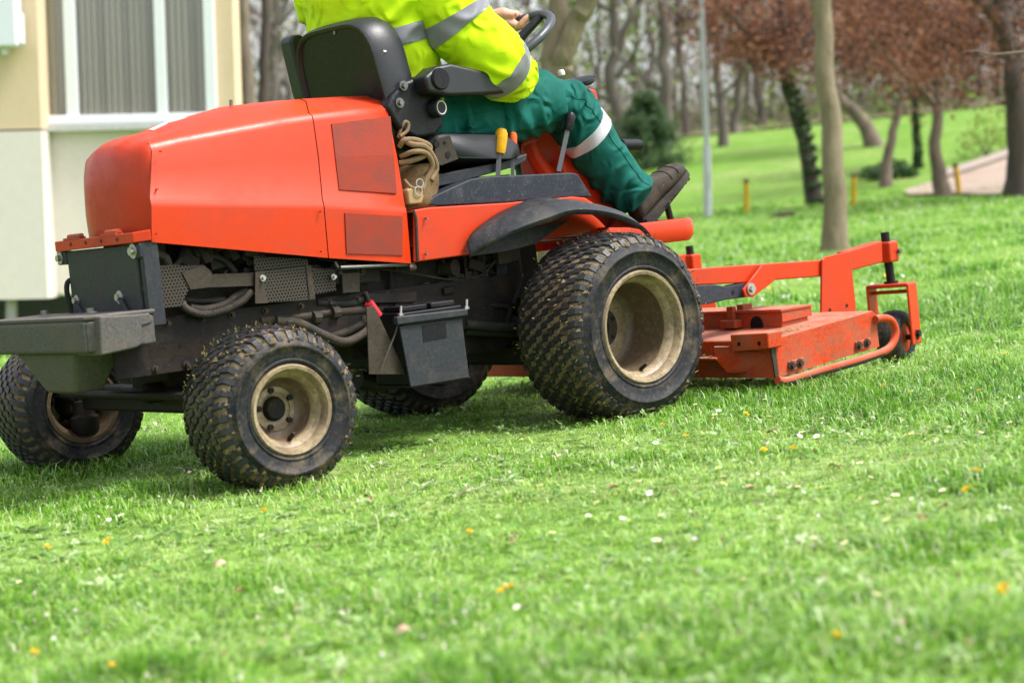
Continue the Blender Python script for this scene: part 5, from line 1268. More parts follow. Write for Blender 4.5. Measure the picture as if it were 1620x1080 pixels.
# slim trunk on the lawn by the cutting deck
b0 = G(1322, 402); de = dep_of(b0)
tree('young_tree', 'slim smooth olive-grey trunk standing on the lawn behind the cutting deck', 'tree', b0, [off(b0, 1320, 300, de), off(b0, 1311, 170, de), off(b0, 1303, 60, de), off(b0, 1298, -60, de), off(b0, 1290, -260, de)], .113, .075, M['bark_olive'],
     [([off(b0, 1302, 70, de), off(b0, 1290, 15, de), off(b0, 1266, -40, de)], .045, .02), ([off(b0, 1298, -60, de), off(b0, 1340, -160, de+.5), off(b0, 1370, -300, de+.8)], .05, .02)], seed=3,
     crown=([off(b0, 1290, -420, de)], [(1.1, 1.1, .9)], 1500, .09, M['leaf_green']))
# forked tree behind the steering wheel
de = 12.5; b0 = CAM_L+(D(868, 400, de)-CAM_L); b0 = frame_pt(float((b0-CAM_L) @ DH), float((b0-CAM_L) @ RH)); de = dep_of(b0)
tree('forked_tree', 'smooth forked trunk splitting in two behind the steering wheel', 'tree', b0, [off(b0, 866, 260, de), off(b0, 876, 120, de), off(b0, 872, 85, de), off(b0, 884, 20, de), off(b0, 892, -60, de), off(b0, 900, -400, de)], .115, .05, M['bark_olive'],
     [([off(b0, 880, 125, de), off(b0, 894, 85, de-.06), off(b0, 912, 35, de-.1), off(b0, 935, -15, de-.15), off(b0, 985, -160, de-.2)], .085, .055)], seed=5,
     crown=([off(b0, 900, -620, de), off(b0, 1000, -560, de)], [(1.2, 1.2, .8)], 1500, .08, M['leaf_green']))
# two trunks at the corner of the house
for px, w_, lab, dd in ((389, .105, 'grey trunk rising right beside the corner of the house', 22), (412, .075, 'thin dark leaning stem just past the house corner', 23.5)):
    b0 = D(px, 400, dd); b0 = frame_pt(float((b0-CAM_L) @ DH), float((b0-CAM_L) @ RH)); d2 = dep_of(b0)
    br = [([off(b0, 389, 95, d2), off(b0, 352, 70, d2-.2), off(b0, 330, 30, d2-.3), off(b0, 312, -20, d2-.4)], .025, .008)] if px == 389 else []
    tree('corner_tree', lab, 'tree', b0, [off(b0, px+1, 250, d2), off(b0, px-2 if px < 400 else px+6, 60, d2), off(b0, px-12 if px < 400 else px+15, -100, d2), off(b0, px-20 if px < 400 else px+30, -400, d2)], w_, w_*.6, M['bark_dark' if px > 400 else 'bark'], br, seed=px, wob=.8)
# copper-leaved plum trees
plums = [((1289, 326), [(1275, 235), (1255, 170), (1240, 110), (1235, 0)], .17, 'bark_dark', [(1235, 25, 2.0, 1.35), (1180, 40, 1.4, .9)], 'leaning dark plum trunk with ivy, left end of the copper-leaved row', True),
         ((1401, 296), [(1404, 250), (1415, 200), (1428, 150), (1435, 60)], .135, 'bark', [(1395, 40, 2.2, 1.5)], 'pale slanting plum trunk above the round shrub under copper leaves', False),
         ((1450, 268), [(1448, 220), (1446, 160), (1450, 60)], .09, 'bark_dark', [(1450, 10, 1.8, 1.5)], 'thin upright ivy-clad plum stem standing back from the path', True),
         ((1491, 312), [(1486, 270), (1478, 235), (1484, 170), (1486, 60)], .155, 'bark', [(1500, 45, 2.1, 1.4)], 'gnarled plum trunk with swollen knee beside the path bollard', False),
         ((1386, 232), [(1372, 205), (1350, 175), (1325, 150), (1290, 60)], .24, 'bark', [(1320, 30, 2.2, 1.4)], 'thick trunk slanting left on the bank behind the plums', False),
         ((1613, 312), [(1614, 240), (1605, 150), (1604, 100), (1588, 40), (1570, -60)], .23, 'bark_dark', [(1590, 10, 2.3, 1.6)], 'stout nearly black trunk at the foot of the path', False)]
for i, (bp, tp, r_, bk, cr, lab, iv) in enumerate(plums):
    b0 = G(*bp); d2 = dep_of(b0)
    tree('plum_tree', lab, 'tree', b0, [off(b0, x, y, d2) for x, y in tp], r_, r_*.55, M[bk],
         [([off(b0, *tp[-2], d2), off(b0, tp[-2][0]-60, tp[-2][1]-60, d2-.5), off(b0, tp[-2][0]-110, tp[-2][1]-110, d2-.8)], r_*.5, r_*.15), ([off(b0, *tp[-2], d2), off(b0, tp[-2][0]+50, tp[-2][1]-70, d2+.5), off(b0, tp[-2][0]+90, tp[-2][1]-140, d2+.8)], r_*.5, r_*.15)],
         crown=([off(b0, x, y, d2) for x, y, a, h_ in cr], [(a, a, h_) for x, y, a, h_ in cr], 8500, .09, M['leaf_red']), seed=20+i, ivy=iv, group='copper-leaved plum trees')
# low shrubs
def shrub(name, label, base, rad, cnt, sz, mat, seed, group=None):
    b0 = W(base); root = bpy.data.objects.new(name, None); COL.objects.link(root); root.location = Vector(b0); tag(root, label, 'shrub', group)
    r_ = np.random.default_rng(seed); dv = r_.normal(0, 1, (cnt, 3)); dv /= np.linalg.norm(dv, axis=1)[:, None]; dv[:, 2] = abs(dv[:, 2])
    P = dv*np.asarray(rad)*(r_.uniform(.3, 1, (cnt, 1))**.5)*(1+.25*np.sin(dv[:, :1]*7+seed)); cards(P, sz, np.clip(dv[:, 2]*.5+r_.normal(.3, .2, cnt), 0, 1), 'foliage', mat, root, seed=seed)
    q = MB()
    for k in range(5): a_ = 2*PI*k/5; q.tube([(0, 0, -.05), (rad[0]*.3*math.cos(a_), rad[1]*.3*math.sin(a_), rad[2]*.5), (rad[0]*.6*math.cos(a_), rad[1]*.6*math.sin(a_), rad[2]*.8)], [.02, .015, .006], 6)
    q.build('stems', M['bark_dark'], root)
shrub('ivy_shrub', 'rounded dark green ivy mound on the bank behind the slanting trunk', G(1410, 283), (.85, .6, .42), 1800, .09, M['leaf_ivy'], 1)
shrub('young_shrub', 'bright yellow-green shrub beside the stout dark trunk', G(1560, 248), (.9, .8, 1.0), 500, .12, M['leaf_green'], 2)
# conifer beyond the footplate
b0 = G(1022, 268); rt = bpy.data.objects.new('conifer', None); COL.objects.link(rt); rt.location = Vector(W(b0)); tag(rt, 'dense bushy green conifer beyond the footplate', 'tree')
sc_ = dep_of(b0)/FPX; r_ = np.random.default_rng(11); pts = []; tn = []
for k in range(150):
    t = r_.uniform(0, 1)**1.3; th = r_.uniform(0, 2*PI); R0 = 78*sc_*(1-t)**.7*r_.uniform(.75, 1.1); z0 = 112*sc_*t+.1
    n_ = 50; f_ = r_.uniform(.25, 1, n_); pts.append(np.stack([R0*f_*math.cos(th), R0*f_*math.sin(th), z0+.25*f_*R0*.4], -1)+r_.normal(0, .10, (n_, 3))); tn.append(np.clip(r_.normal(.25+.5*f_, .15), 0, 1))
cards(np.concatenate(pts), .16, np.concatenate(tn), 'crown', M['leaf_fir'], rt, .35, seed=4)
q = MB(); q.tube([(0, 0, -.1), (0, 0, 100*sc_)], [.12, .03], 8); q.build('trunk', M['bark_dark'], rt)
# the wood: trunks that can be told apart
woods = [(985, 66, .36), (952, 72, .16), (1058, 64, .38), (1092, 78, .22), (1150, 60, .22), (1172, 74, .26), (1212, 80, .3), (1040, 84, .2), (1008, 90, .25), (926, 82, .2), (1128, 88, .2), (1230, 92, .22), (905, 95, .2), (1265, 86, .22), (1318, 84, .24), (1345, 92, .2), (1375, 88, .22), (1420, 90, .2), (1465, 95, .22), (1538, 80, .26), (1520, 92, .2), (1560, 90, .2), (1590, 86, .2), (438, 70, .25), (470, 80, .22), (455, 92, .2), (424, 88, .18), (870, 88, .2), (840, 92, .2), (1190, 96, .2), (1075, 98, .18), (1650, 78, .26), (1690, 88, .22)]
adj = ['tall straight', 'slender', 'stout', 'slightly leaning']
for i, (px, dd, r_) in enumerate(woods):
    b0 = D(px, 300, dd); b0 = frame_pt(float((b0-CAM_L) @ DH), float((b0-CAM_L) @ RH)); d2 = dep_of(b0); rr = np.random.default_rng(300+i); ln = rr.normal(0, .5)
    H_ = rr.uniform(11, 15)
    tips = [np.array([0, 0, H_*.25])+WR*ln*.3, np.array([0, 0, H_*.55])+WR*ln*.8, np.array([0, 0, H_])+WR*ln*1.4]
    brs = []
    zf_ = H_*rr.uniform(.12, .4); sg = rr.choice([-1, 1]); p = WR*ln*2.2*.8*(zf_/H_)+UPW*zf_; brs.append(([p, p+WR*sg*.5+UPW*1.4, p+WR*sg*rr.uniform(.9, 2.2)+UPW*4.5, p+WR*sg*rr.uniform(1.2, 3)+UPW*8], r_*.5, r_*.2))
    for k in range(11):
        z = H_*rr.uniform(.10, .7); th = rr.uniform(0, 2*PI); l_ = rr.uniform(1.2, 3.0); p = WR*ln*1.2*(z/H_)+UPW*z
        dv = WR*math.cos(th)+WD*math.sin(th); brs.append(([p, p+dv*l_*.5+UPW*l_*.35, p+dv*l_+UPW*l_*.9], r_*.28, r_*.06))
    ln *= 2.2
    tree('woodland_tree', {985: 'thick straight woodland trunk rising directly behind the conifer', 1058: 'stout forked-looking woodland trunk just behind the lamp post', 438: 'woodland trunk showing between the house and the seat back', 1538: 'woodland trunk standing beyond the path kerb', 1212: 'woodland trunk close behind the ivy-clad leaning plum'}.get(px, 'bare grey-brown woodland trunk among the trees on the hill'), 'tree', b0, tips, r_*.72, r_*.32, M['bark_wood'], brs, seed=40+i, group='bare trees of the wood', wob=1.5,
         crown=([np.array([0, 0, H_*.45]), np.array([0, 0, H_*.75])], [(2.6, 2.6, 3.0)], 500, .22, M['leaf_green'] if i % 3 == 0 else M['twig']))
# far wood that reads as one mass: thin stems, twigs and fresh leaves
r_ = np.random.default_rng(77); N = 34000
de_ = r_.uniform(76, 125, N); la_ = r_.uniform(-.30, .36, N)*de_
base = np.array([CAM_L[0], CAM_L[1], 0])+de_[:, None]*DH+la_[:, None]*RH; base[:, 2] = [terrain(x, 0) for x in de_]
hz = r_.uniform(0, 1, N)**2.1*12; P = base @ RN.T; P[:, 2] += hz
o = cards(P, 1.5, np.clip(r_.normal(.55, .25, N), 0, 1), 'far_wood_twigs', M['twig'], None, .035, seed=8, kind='stuff', axis=(0, 0, 1), spread=.95); tag(o, 'grey-brown tangle of far bare stems and twigs', 'wood')
N = 30000; de_ = r_.uniform(74, 125, N); la_ = r_.uniform(-.30, .36, N)*de_
base = np.array([CAM_L[0], CAM_L[1], 0])+de_[:, None]*DH+la_[:, None]*RH; base[:, 2] = [terrain(x, 0) for x in de_]
cl = V1(la_*.25+50, de_*.2); keep = cl > .48; P = base @ RN.T; P[:, 2] += (r_.uniform(0, 1, N)**1.9)*10*(.4+cl); P = P[keep]
o = cards(P, .36, np.clip(r_.normal(.36, .25, len(P)), 0, 1), 'far_wood_leaves', M['leaf_green'], None, .6, seed=9, kind='stuff'); tag(o, 'hazy fresh green undergrowth of the far wood', 'wood')

# ---------------- lamp post, bollards, log
b0 = G(1120, 344); d2 = dep_of(b0); k2 = d2/FPX; t_ = thing('lamp_post', 'tall grey steel lamp post at the edge of the lawn', 'lamp post', tuple(W(b0)), lawn=False)
gm = grimy('galvanised grey', (.42, .44, .46), dirt=(.3, .3, .3), amount=.4, rough=.5)
def relw(o, root): o.parent = root; return o
q = MB(); q.tube([(0, 0, -.2), (0, 0, 108*k2), (0, 0, 112*k2)], [6.6*k2, 6.3*k2, 5*k2], 16); q.build('base_tube', gm, t_)
q = MB(); q.tube([(0, 0, 110*k2), WR*-5*k2+UPW*330*k2, WR*-6*k2+UPW*430*k2], [4.6*k2, 4.0*k2, 3.5*k2], 14); q.build('shaft', gm, t_)
q = MB(); q.lathe([(0, 0), (4*k2, 0), (16*k2, 6*k2), (14*k2, 22*k2), (4*k2, 30*k2), (0, 31*k2)], WR*-6*k2+UPW*428*k2, (0, 0, 1), 16); q.build('lamp_head', gm, t_)
q = MB(); q.box(-WD*6.4*k2+UPW*60*k2, (.10, .02, .3), rz=-YAW); q.build('access_door', gm, t_)
ym = grimy('yellow bollard paint', (.58, .36, .02), dirt=(.25, .15, .04), amount=.4, rough=.5); bm_ = plain('rusty cap', (.12, .06, .03), rough=.8)
for (px, py, top, lean), lab in (((1181, 336, 283, 0), 'yellow bollard with rusty cap beside the lamp post'), ((1351, 325, 274, 0), 'yellow bollard beside the slim olive trunk'), ((1519, 309, 258, -8), 'tilted yellow bollard at the foot of the path')):
    b0 = G(px, py); d2 = dep_of(b0); k2 = d2/FPX; t_ = thing('bollard', lab, 'bollard', tuple(W(b0)), 'yellow bollards along the lawn', lawn=False); hgt = (py-top)*k2; tv = WR*lean*k2
    q = MB(); q.tube([(0, 0, -.1), UPW*hgt*.5+tv*.5, UPW*hgt*.88+tv*.88], 4.4*k2, 14); q.build('post', ym, t_, angle=50)
    q = MB(); q.tube([UPW*hgt*.875+tv*.875, UPW*hgt*.97+tv*.97, UPW*hgt+tv], [4.7*k2, 4.6*k2, 3*k2], 14); q.build('cap', bm_, t_, angle=50)
b0 = G(1240, 343); k2 = dep_of(b0)/FPX; t_ = thing('log', 'short dark log lying on the lawn past the footplate', 'log', tuple(W(b0)), lawn=False)
q = MB(); q.tube([WR*-20*k2+UPW*2*k2, WR*-4*k2+UPW*3.5*k2, WR*17*k2+UPW*5*k2], [3*k2, 4.2*k2, 3.6*k2], 10); q.build('log_body', M['bark_dark'], t_)
q = MB(); q.tube([WR*0*k2+UPW*4*k2, WR*5*k2+UPW*9*k2], [1.6*k2, 1.0*k2], 7); q.build('branch_stub', M['bark_dark'], t_)
# bare twig reaching in from a sapling beside the lawn
de = 9.5; b0 = D(1800, 560, de); b0 = frame_pt(float((b0-CAM_L) @ DH), float((b0-CAM_L) @ RH)); d2 = dep_of(b0)
tree('sapling', 'thin bare twig with small buds reaching over the lawn', 'tree', b0, [off(b0, 1800, 300, d2), off(b0, 1790, 100, d2), off(b0, 1780, -200, d2)], .035, .015, M['bark'],
     [([off(b0, 1793, 120, d2), off(b0, 1700, 82, d2), off(b0, 1605, 84, d2), off(b0, 1570, 87, d2), off(b0, 1548, 81, d2), off(b0, 1523, 82, d2)], .012, .0022), ([off(b0, 1570, 87, d2), off(b0, 1556, 92, d2), off(b0, 1546, 94, d2)], .0035, .002),
      ([off(b0, 1604, 84, d2), off(b0, 1601, 72, d2), off(b0, 1601, 64, d2)], .003, .0018), ([off(b0, 1552, 82, d2), off(b0, 1551, 74, d2), off(b0, 1553, 69, d2)], .0032, .0025)], seed=9)

# ---------------- the house
hd_ = 19.0
def HW(px, py, dd=hd_): return W(D(px, py, dd))
house = thing('house', 'cream and white house wall with wide three-pane window', 'house', tuple(HW(220, 518)), lawn=False)
H0 = np.array(house.location)
def hp(px, py, dd=hd_): return HW(px, py, dd)-H0
def hcorner(px, py, d0):
    """lateral place read at one height, so that upright edges stay upright"""
    q_ = hp(px, 120, d0); return WR*float(q_ @ WR)+WD*float(hp(220, 120, d0) @ WD)+UPW*float(hp(220, py, d0)[2])
def hbox(px0, py0, px1, py1, d0, thick, name, mat, parent, **k):
    """upright box facing the lawn; pixel rectangle at depth d0, thickness going back"""
    a = hcorner(px0, py1, d0); c = hcorner(px1, py0, d0); wv = float((c-a) @ WR); hv = c[2]-a[2]
    q = MB(); q.extrude([a, a+WR*wv, a+WR*wv+UPW*hv, a+UPW*hv], WD*thick); return q.build(name, mat, parent, smooth=False, **k)
cream = grimy('cream render', (.64, .50, .34), dirt=(.52, .40, .27), amount=.3, scale=1.2, rough=.9, bmp=.2, speck=0)
white = grimy('off-white render', (.68, .62, .57), dirt=(.52, .47, .41), amount=.25, scale=1.2, rough=.9, bmp=.2, speck=0)
hbox(-900, 203, 62, 470, 18.6, .5, 'lower_wall', white, house); hbox(-900, -700, 62, 200, 18.62, .5, 'upper_wall', cream, house)
hbox(61, 206, 372, 462, hd_, .35, 'lower_wall', white, house)
hbox(338, -700, 371, 204, hd_+.01, .35, 'upper_wall', cream, house); hbox(61, -700, 340, -190, hd_+.01, .35, 'upper_wall', cream, house)
hbox(-900, 466, 372, 560, hd_+.9, .3, 'plinth', plain('dark plinth', (.05, .06, .05), rough=.9), house)
sd_ = hp(371, 462, hd_+.35); q = MB(); a = hcorner(371, 470, hd_+.02); q.extrude([a, a+WD*.5, a+WD*.5+UPW*7, a+UPW*7], -WR*.3); q.build('end_wall', cream, house, smooth=False)
q = MB(); q.tube([hp(18, 468, 18.9), hp(18, 540, 18.9)], .06, 10); q.build('pillar', plain('grey pillar', (.3, .3, .28)), house)
pvc = plain('white window frame', (.74, .76, .80), rough=.4, var=.03)
win = hbox(58, 180, 341, 193, hd_-.06, .12, 'window', pvc, house, bevel=.01)
for x0, x1 in ((56, 61), (103, 121), (246, 262), (324, 341)): hbox(x0, -190, x1, 181, hd_-.05, .10, 'frame', pvc, win, bevel=.008)
hbox(56, -205, 341, -190, hd_-.05, .10, 'frame', pvc, win, bevel=.008)
hbox(56, 194, 345, 205, hd_-.14, .20, 'sill', plain('grey sill', (.5, .5, .5)), win, bevel=.008)
def mat_glass():
    mt, n, b = newmat('window glass'); b.inputs['Base Color'].default_value = (.9, .95, .95, 1); b.inputs['Roughness'].default_value = .02; b.inputs['Transmission Weight'].default_value = 1.0; b.inputs['IOR'].default_value = 1.45; return mt
mg, ng, bgp = newmat('clear pane'); ng.nodes.remove(bgp); gl = nd(ng, 'ShaderNodeBsdfGlossy'); gl.inputs['Roughness'].default_value = .03; trn = nd(ng, 'ShaderNodeBsdfTransparent'); trn.inputs['Color'].default_value = (.95, .96, .95, 1); lw_ = nd(ng, 'ShaderNodeLayerWeight'); lw_.inputs['Blend'].default_value = .5; pw_ = nd(ng, 'ShaderNodeMath', operation='POWER'); pw_.inputs[1].default_value = 4.0; ng.links.new(lw_.outputs['Facing'], pw_.inputs[0]); fz_ = nd(ng, 'ShaderNodeMath', operation='MULTIPLY_ADD'); fz_.inputs[1].default_value = .6; fz_.inputs[2].default_value = .06; ng.links.new(pw_.outputs[0], fz_.inputs[0])
msx = nd(ng, 'ShaderNodeMixShader'); ng.links.new(fz_.outputs[0], msx.inputs[0]); ng.links.new(trn.outputs[0], msx.inputs[1]); ng.links.new(gl.outputs[0], msx.inputs[2]); ng.links.new(msx.outputs[0], ng.nodes['Material Output'].inputs['Surface'])
bl_m = [plain('blind slat', (.36, .315, .27), rough=.9, var=.05), plain('blind slat dark', (.25, .215, .185), rough=.9, var=.05)]
for x0, x1 in ((61, 103), (121, 246), (262, 324)):
    hbox(x0, -190, x1, 180, hd_, .006, 'pane', mg, win)
    n_ = int((x1-x0)/9.2)
    for k in range(n_):
        xa = x0+(x1-x0)*k/n_; a = hcorner(xa, 180, hd_+.015); c = hcorner(xa+(x1-x0)/n_*1.02, 180, hd_+.015)+WD*.035; q = MB(); q.extrude([a, c, c+UPW*2.5, a+UPW*2.5], WD*.004); q.build('blind_slat', bl_m[(k*7) % 4 == 0], win, smooth=False)
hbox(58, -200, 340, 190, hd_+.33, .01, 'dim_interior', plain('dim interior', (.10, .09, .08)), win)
# air conditioner on the wall
ac = thing('air_conditioner', 'white outdoor air conditioner unit on the cream wall', 'air conditioner', tuple(HW(-10, 80, 18.4)), lawn=False)
A0 = np.array(ac.location)
def abox(px0, py0, px1, py1, d0, thick, name, mat, bevel=.01):
    a = HW(px0, py1, d0)-A0; c = HW(px1, py0, d0)-A0; wv = float((c-a) @ WR); hv = c[2]-a[2]; q = MB(); q.extrude([a, a+WR*wv, a+WR*wv+UPW*hv, a+UPW*hv], WD*thick); return q.build(name, mat, ac, smooth=False, bevel=bevel)
wm = plain('white enamel', (.66, .69, .74), rough=.5, var=.03)
abox(-95, -22, 24, 76, 18.3, .25, 'casing', wm, .02); abox(22, 20, 33, 70, 18.38, .16, 'valve_cover', wm, .015)
q = MB(); pc = HW(-45, 27, 18.29)-A0; q.lathe([(.0, 0), (.25, 0), (.26, .015), (.24, .02)], pc, tuple(-WD), 28); q.build('fan_grille', plain('grey grille', (.2, .21, .22)), ac)
abox(-4, -16, 12, 4, 18.292, .006, 'blue_badge', plain('blue badge', (.02, .22, .6)), 0)
abox(2, 76, 10, 86, 18.4, .1, 'bracket', wm, 0)

# ================================================================== GRASS, CLOVER, FLOWERS, LEAVES
def mat_grass():
    mt, n, b = newmat('grass blades'); at_ = nd(n, 'ShaderNodeAttribute', attribute_name='tint')
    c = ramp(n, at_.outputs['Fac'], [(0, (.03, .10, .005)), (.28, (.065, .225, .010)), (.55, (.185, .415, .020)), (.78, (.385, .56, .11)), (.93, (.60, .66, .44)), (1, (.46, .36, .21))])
    n.links.new(c, b.inputs['Base Color']); b.inputs['Roughness'].default_value = .42; b.inputs['Specular IOR Level'].default_value = .5
    tr_ = nd(n, 'ShaderNodeBsdfTranslucent'); n.links.new(c, tr_.inputs['Color']); ms = nd(n, 'ShaderNodeMixShader'); ms.inputs[0].default_value = .4
    n.links.new(b.outputs[0], ms.inputs[1]); n.links.new(tr_.outputs[0], ms.inputs[2]); n.links.new(ms.outputs[0], n.nodes['Material Output'].inputs['Surface']); return mt
M['grass'] = mat_grass()
TZ = np.vectorize(lambda d_: terrain(d_, 0))
def scatter(n, d0, d1, power, margin=.7, slope=.31, seed=0):
    """points on the lawn in front of the camera; density falls with distance as 1/d**power"""
    r_ = np.random.default_rng(seed); out_d = []; out_l = []; got = 0
    while got < n:
        d_ = r_.uniform(d0, d1, n*2); la = r_.uniform(-1, 1, n*2)*(slope*d1+margin); ok = (abs(la) < slope*d_+margin) & (r_.random(n*2) < (d0/d_)**power)
        out_d.append(d_[ok]); out_l.append(la[ok]); got += ok.sum()
    return np.concatenate(out_d)[:n], np.concatenate(out_l)[:n], r_
def ground_pts(d_, la):
    P = np.array([CAM_L[0], CAM_L[1], 0])+d_[:, None]*DH+la[:, None]*RH; P[:, 2] = TZ(d_); return P
def blades(name, n, d0, d1, power, hs_, ws_, seed, label):
    d_, la, r_ = scatter(n, d0, d1, power, seed=seed)
    # gather part of the blades into tufts
    P = ground_pts(d_, la)
    nz = .55*V1(P[:, 0]*1.1, P[:, 1]*1.1)+.45*V2(P[:, 0]*3.7, P[:, 1]*3.7); fine = V3(P[:, 0]*14, P[:, 1]*14)
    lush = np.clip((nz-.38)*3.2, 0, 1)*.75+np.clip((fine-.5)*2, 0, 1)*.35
    keep = r_.random(n) < .26+.9*lush; P, lush, d_, fine = P[keep], lush[keep], d_[keep], fine[keep]; N = len(P)
    far = np.maximum(1, d_/6.5)
    h = hs_*(.34+1.0*lush)*r_.uniform(.55, 1.35, N)*far**.25; w = ws_*r_.uniform(.7, 1.4, N)*far**.75
    th = r_.uniform(0, 2*PI, N); lean = r_.uniform(.25, 1.3, N)+(.7*(1-lush)); dv = np.stack([np.cos(th), np.sin(th), np.zeros(N)], -1); sv = np.stack([-np.sin(th+r_.normal(0, .5, N)), np.cos(th), np.zeros(N)], -1)
    up = np.array([0, 0, 1.0])
    mid = P+up*(h*.62)[:, None]+dv*(h*lean*.28)[:, None]; tip = P+up*(h*(1.0-.28*lean))[:, None]+dv*(h*lean*.95)[:, None]
    v = np.empty((N, 5, 3)); v[:, 0] = P-sv*(w*.5)[:, None]; v[:, 1] = P+sv*(w*.5)[:, None]; v[:, 2] = mid+sv*(w*.42)[:, None]; v[:, 3] = mid-sv*(w*.42)[:, None]; v[:, 4] = tip
    v = v.reshape(-1, 3) @ RN.T
    me = bpy.data.meshes.new(name); me.vertices.add(N*5); me.vertices.foreach_set('co', v.ravel())
    idx = np.arange(N)[:, None]*5; lv = np.concatenate([idx+np.array([0, 1, 2, 3]), idx+np.array([3, 2, 4])], 1); me.loops.add(N*7); me.loops.foreach_set('vertex_index', lv.ravel())
    ls = np.stack([np.arange(N)*7, np.arange(N)*7+4], 1).ravel(); me.polygons.add(N*2); me.polygons.foreach_set('loop_start', ls); me.update()
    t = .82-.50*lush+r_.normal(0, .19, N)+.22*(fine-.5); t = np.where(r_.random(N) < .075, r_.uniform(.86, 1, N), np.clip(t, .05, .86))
    tv = np.stack([t-.24, t-.24, t, t, t+.10], 1); at_ = me.attributes.new('tint', 'FLOAT', 'POINT'); at_.data.foreach_set('value', np.clip(tv, 0, 1).ravel().astype(np.float32))  # shade of the gaps put into the tint: dark roots, paler tips
    o = link(name, me, M['grass'], None, smooth=False, kind='stuff'); tag(o, label, 'grass'); return o
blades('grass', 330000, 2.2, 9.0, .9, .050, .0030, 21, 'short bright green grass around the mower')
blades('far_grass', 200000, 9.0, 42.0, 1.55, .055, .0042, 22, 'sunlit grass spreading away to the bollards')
# clover and other small broad leaves between the blades
d_, la, r_ = scatter(26000, 2.2, 11.0, 1.0, seed=31); P = ground_pts(d_, la); cl = V2(P[:, 0]*1.3+9, P[:, 1]*1.3+4); P = P[cl > .42]; N = len(P)
ang = r_.uniform(0, 2*PI, N); hz = r_.uniform(.008, .034, N); R_ = r_.uniform(.005, .0105, N); vs = []; 
ctr = P+np.stack([np.zeros(N), np.zeros(N), hz], -1); tl_ = r_.normal(0, .35, (N, 2))
allv = np.empty((N, 3, 4, 3))
for k in range(3):
    a = ang+k*2*PI/3; e = np.stack([np.cos(a), np.sin(a), tl_[:, 0]*np.cos(a)+tl_[:, 1]*np.sin(a)], -1); f = np.stack([-np.sin(a), np.cos(a), -tl_[:, 0]*np.sin(a)+tl_[:, 1]*np.cos(a)], -1); R1 = R_[:, None]
    allv[:, k, 0] = ctr; allv[:, k, 1] = ctr+e*R1*.7+f*R1*.55; allv[:, k, 2] = ctr+e*R1*1.25+np.array([0, 0, .001]); allv[:, k, 3] = ctr+e*R1*.7-f*R1*.55
v = allv.reshape(-1, 3) @ RN.T; me = bpy.data.meshes.new('clover'); me.vertices.add(len(v)); me.vertices.foreach_set('co', v.ravel()); nf = N*3
me.loops.add(nf*4); me.loops.foreach_set('vertex_index', np.arange(nf*4)); me.polygons.add(nf); me.polygons.foreach_set('loop_start', np.arange(nf)*4); me.update()
at_ = me.attributes.new('tint', 'FLOAT', 'POINT'); at_.data.foreach_set('value', np.repeat(np.clip(r_.normal(.5, .22, N), 0, 1), 12).astype(np.float32))
M['clover'] = mat_leaf('clover leaves', [(0, (.06, .15, .03)), (.5, (.15, .29, .06)), (.85, (.30, .45, .16)), (1, (.50, .58, .36))], .3, .35)
tag(link('clover', me, M['clover'], None, smooth=False, kind='stuff'), 'small clover leaves spread between the grass blades', 'clover')
# broad-leaved weeds lying flat, and pale debris: petals, straw, leaf crumbs
d_, la, r_ = scatter(1500, 2.3, 9.5, .9, seed=61); P = ground_pts(d_, la); nz = V3(P[:, 0]*1.7+3, P[:, 1]*1.7); P = P[nz > .45]; vs = []; tn = []
for p in P:
    n_ = r_.integers(4, 8); a0 = r_.uniform(0, 6.28); L0 = r_.uniform(.018, .042); t0 = r_.uniform(.45, 1.0)
    for k in range(n_):
        a = a0+2*PI*k/n_+r_.normal(0, .2); e = np.array([math.cos(a), math.sin(a), r_.uniform(.1, .7)]); f = np.array([-math.sin(a), math.cos(a), 0]); L1 = L0*r_.uniform(.7, 1.2); b_ = p+np.array([0, 0, .008])
        vs += [b_, b_+e*L1*.5+f*L1*.22, b_+e*L1+np.array([0, 0, -.25*L1]), b_+e*L1*.5-f*L1*.22]; tn += [t0+r_.normal(0, .12)]*4
v = np.array(vs) @ RN.T; me = bpy.data.meshes.new('weeds'); me.vertices.add(len(v)); me.vertices.foreach_set('co', v.ravel()); nf = len(v)//4
me.loops.add(nf*4); me.loops.foreach_set('vertex_index', np.arange(nf*4)); me.polygons.add(nf); me.polygons.foreach_set('loop_start', np.arange(nf)*4); me.update()
at_ = me.attributes.new('tint', 'FLOAT', 'POINT'); at_.data.foreach_set('value', np.clip(tn, 0, 1).astype(np.float32)); tag(link('weeds', me, M['clover'], None, smooth=False, kind='stuff'), 'flat rosettes of broad-leaved weeds in the turf', 'weeds')
d_, la, r_ = scatter(5200, 2.2, 11.0, 1.0, seed=71); P = ground_pts(d_, la); cl = V1(P[:, 0]*2.1+5, P[:, 1]*2.1); P = P[cl > .38]; P[:, 2] += r_.uniform(.006, .036, len(P))
M['debris'] = mat_leaf('petals and straw', [(0, (.62, .58, .56)), (.35, (.58, .50, .45)), (.5, (.42, .33, .20)), (.75, (.26, .15, .085)), (1, (.12, .07, .045))], .15)
o = cards(P @ RN.T, .012, r_.random(len(P))**1.2, 'turf_debris', M['debris'], None, .55, seed=72, kind='stuff'); tag(o, 'pale petals, straw and leaf crumbs strewn over the turf', 'debris')
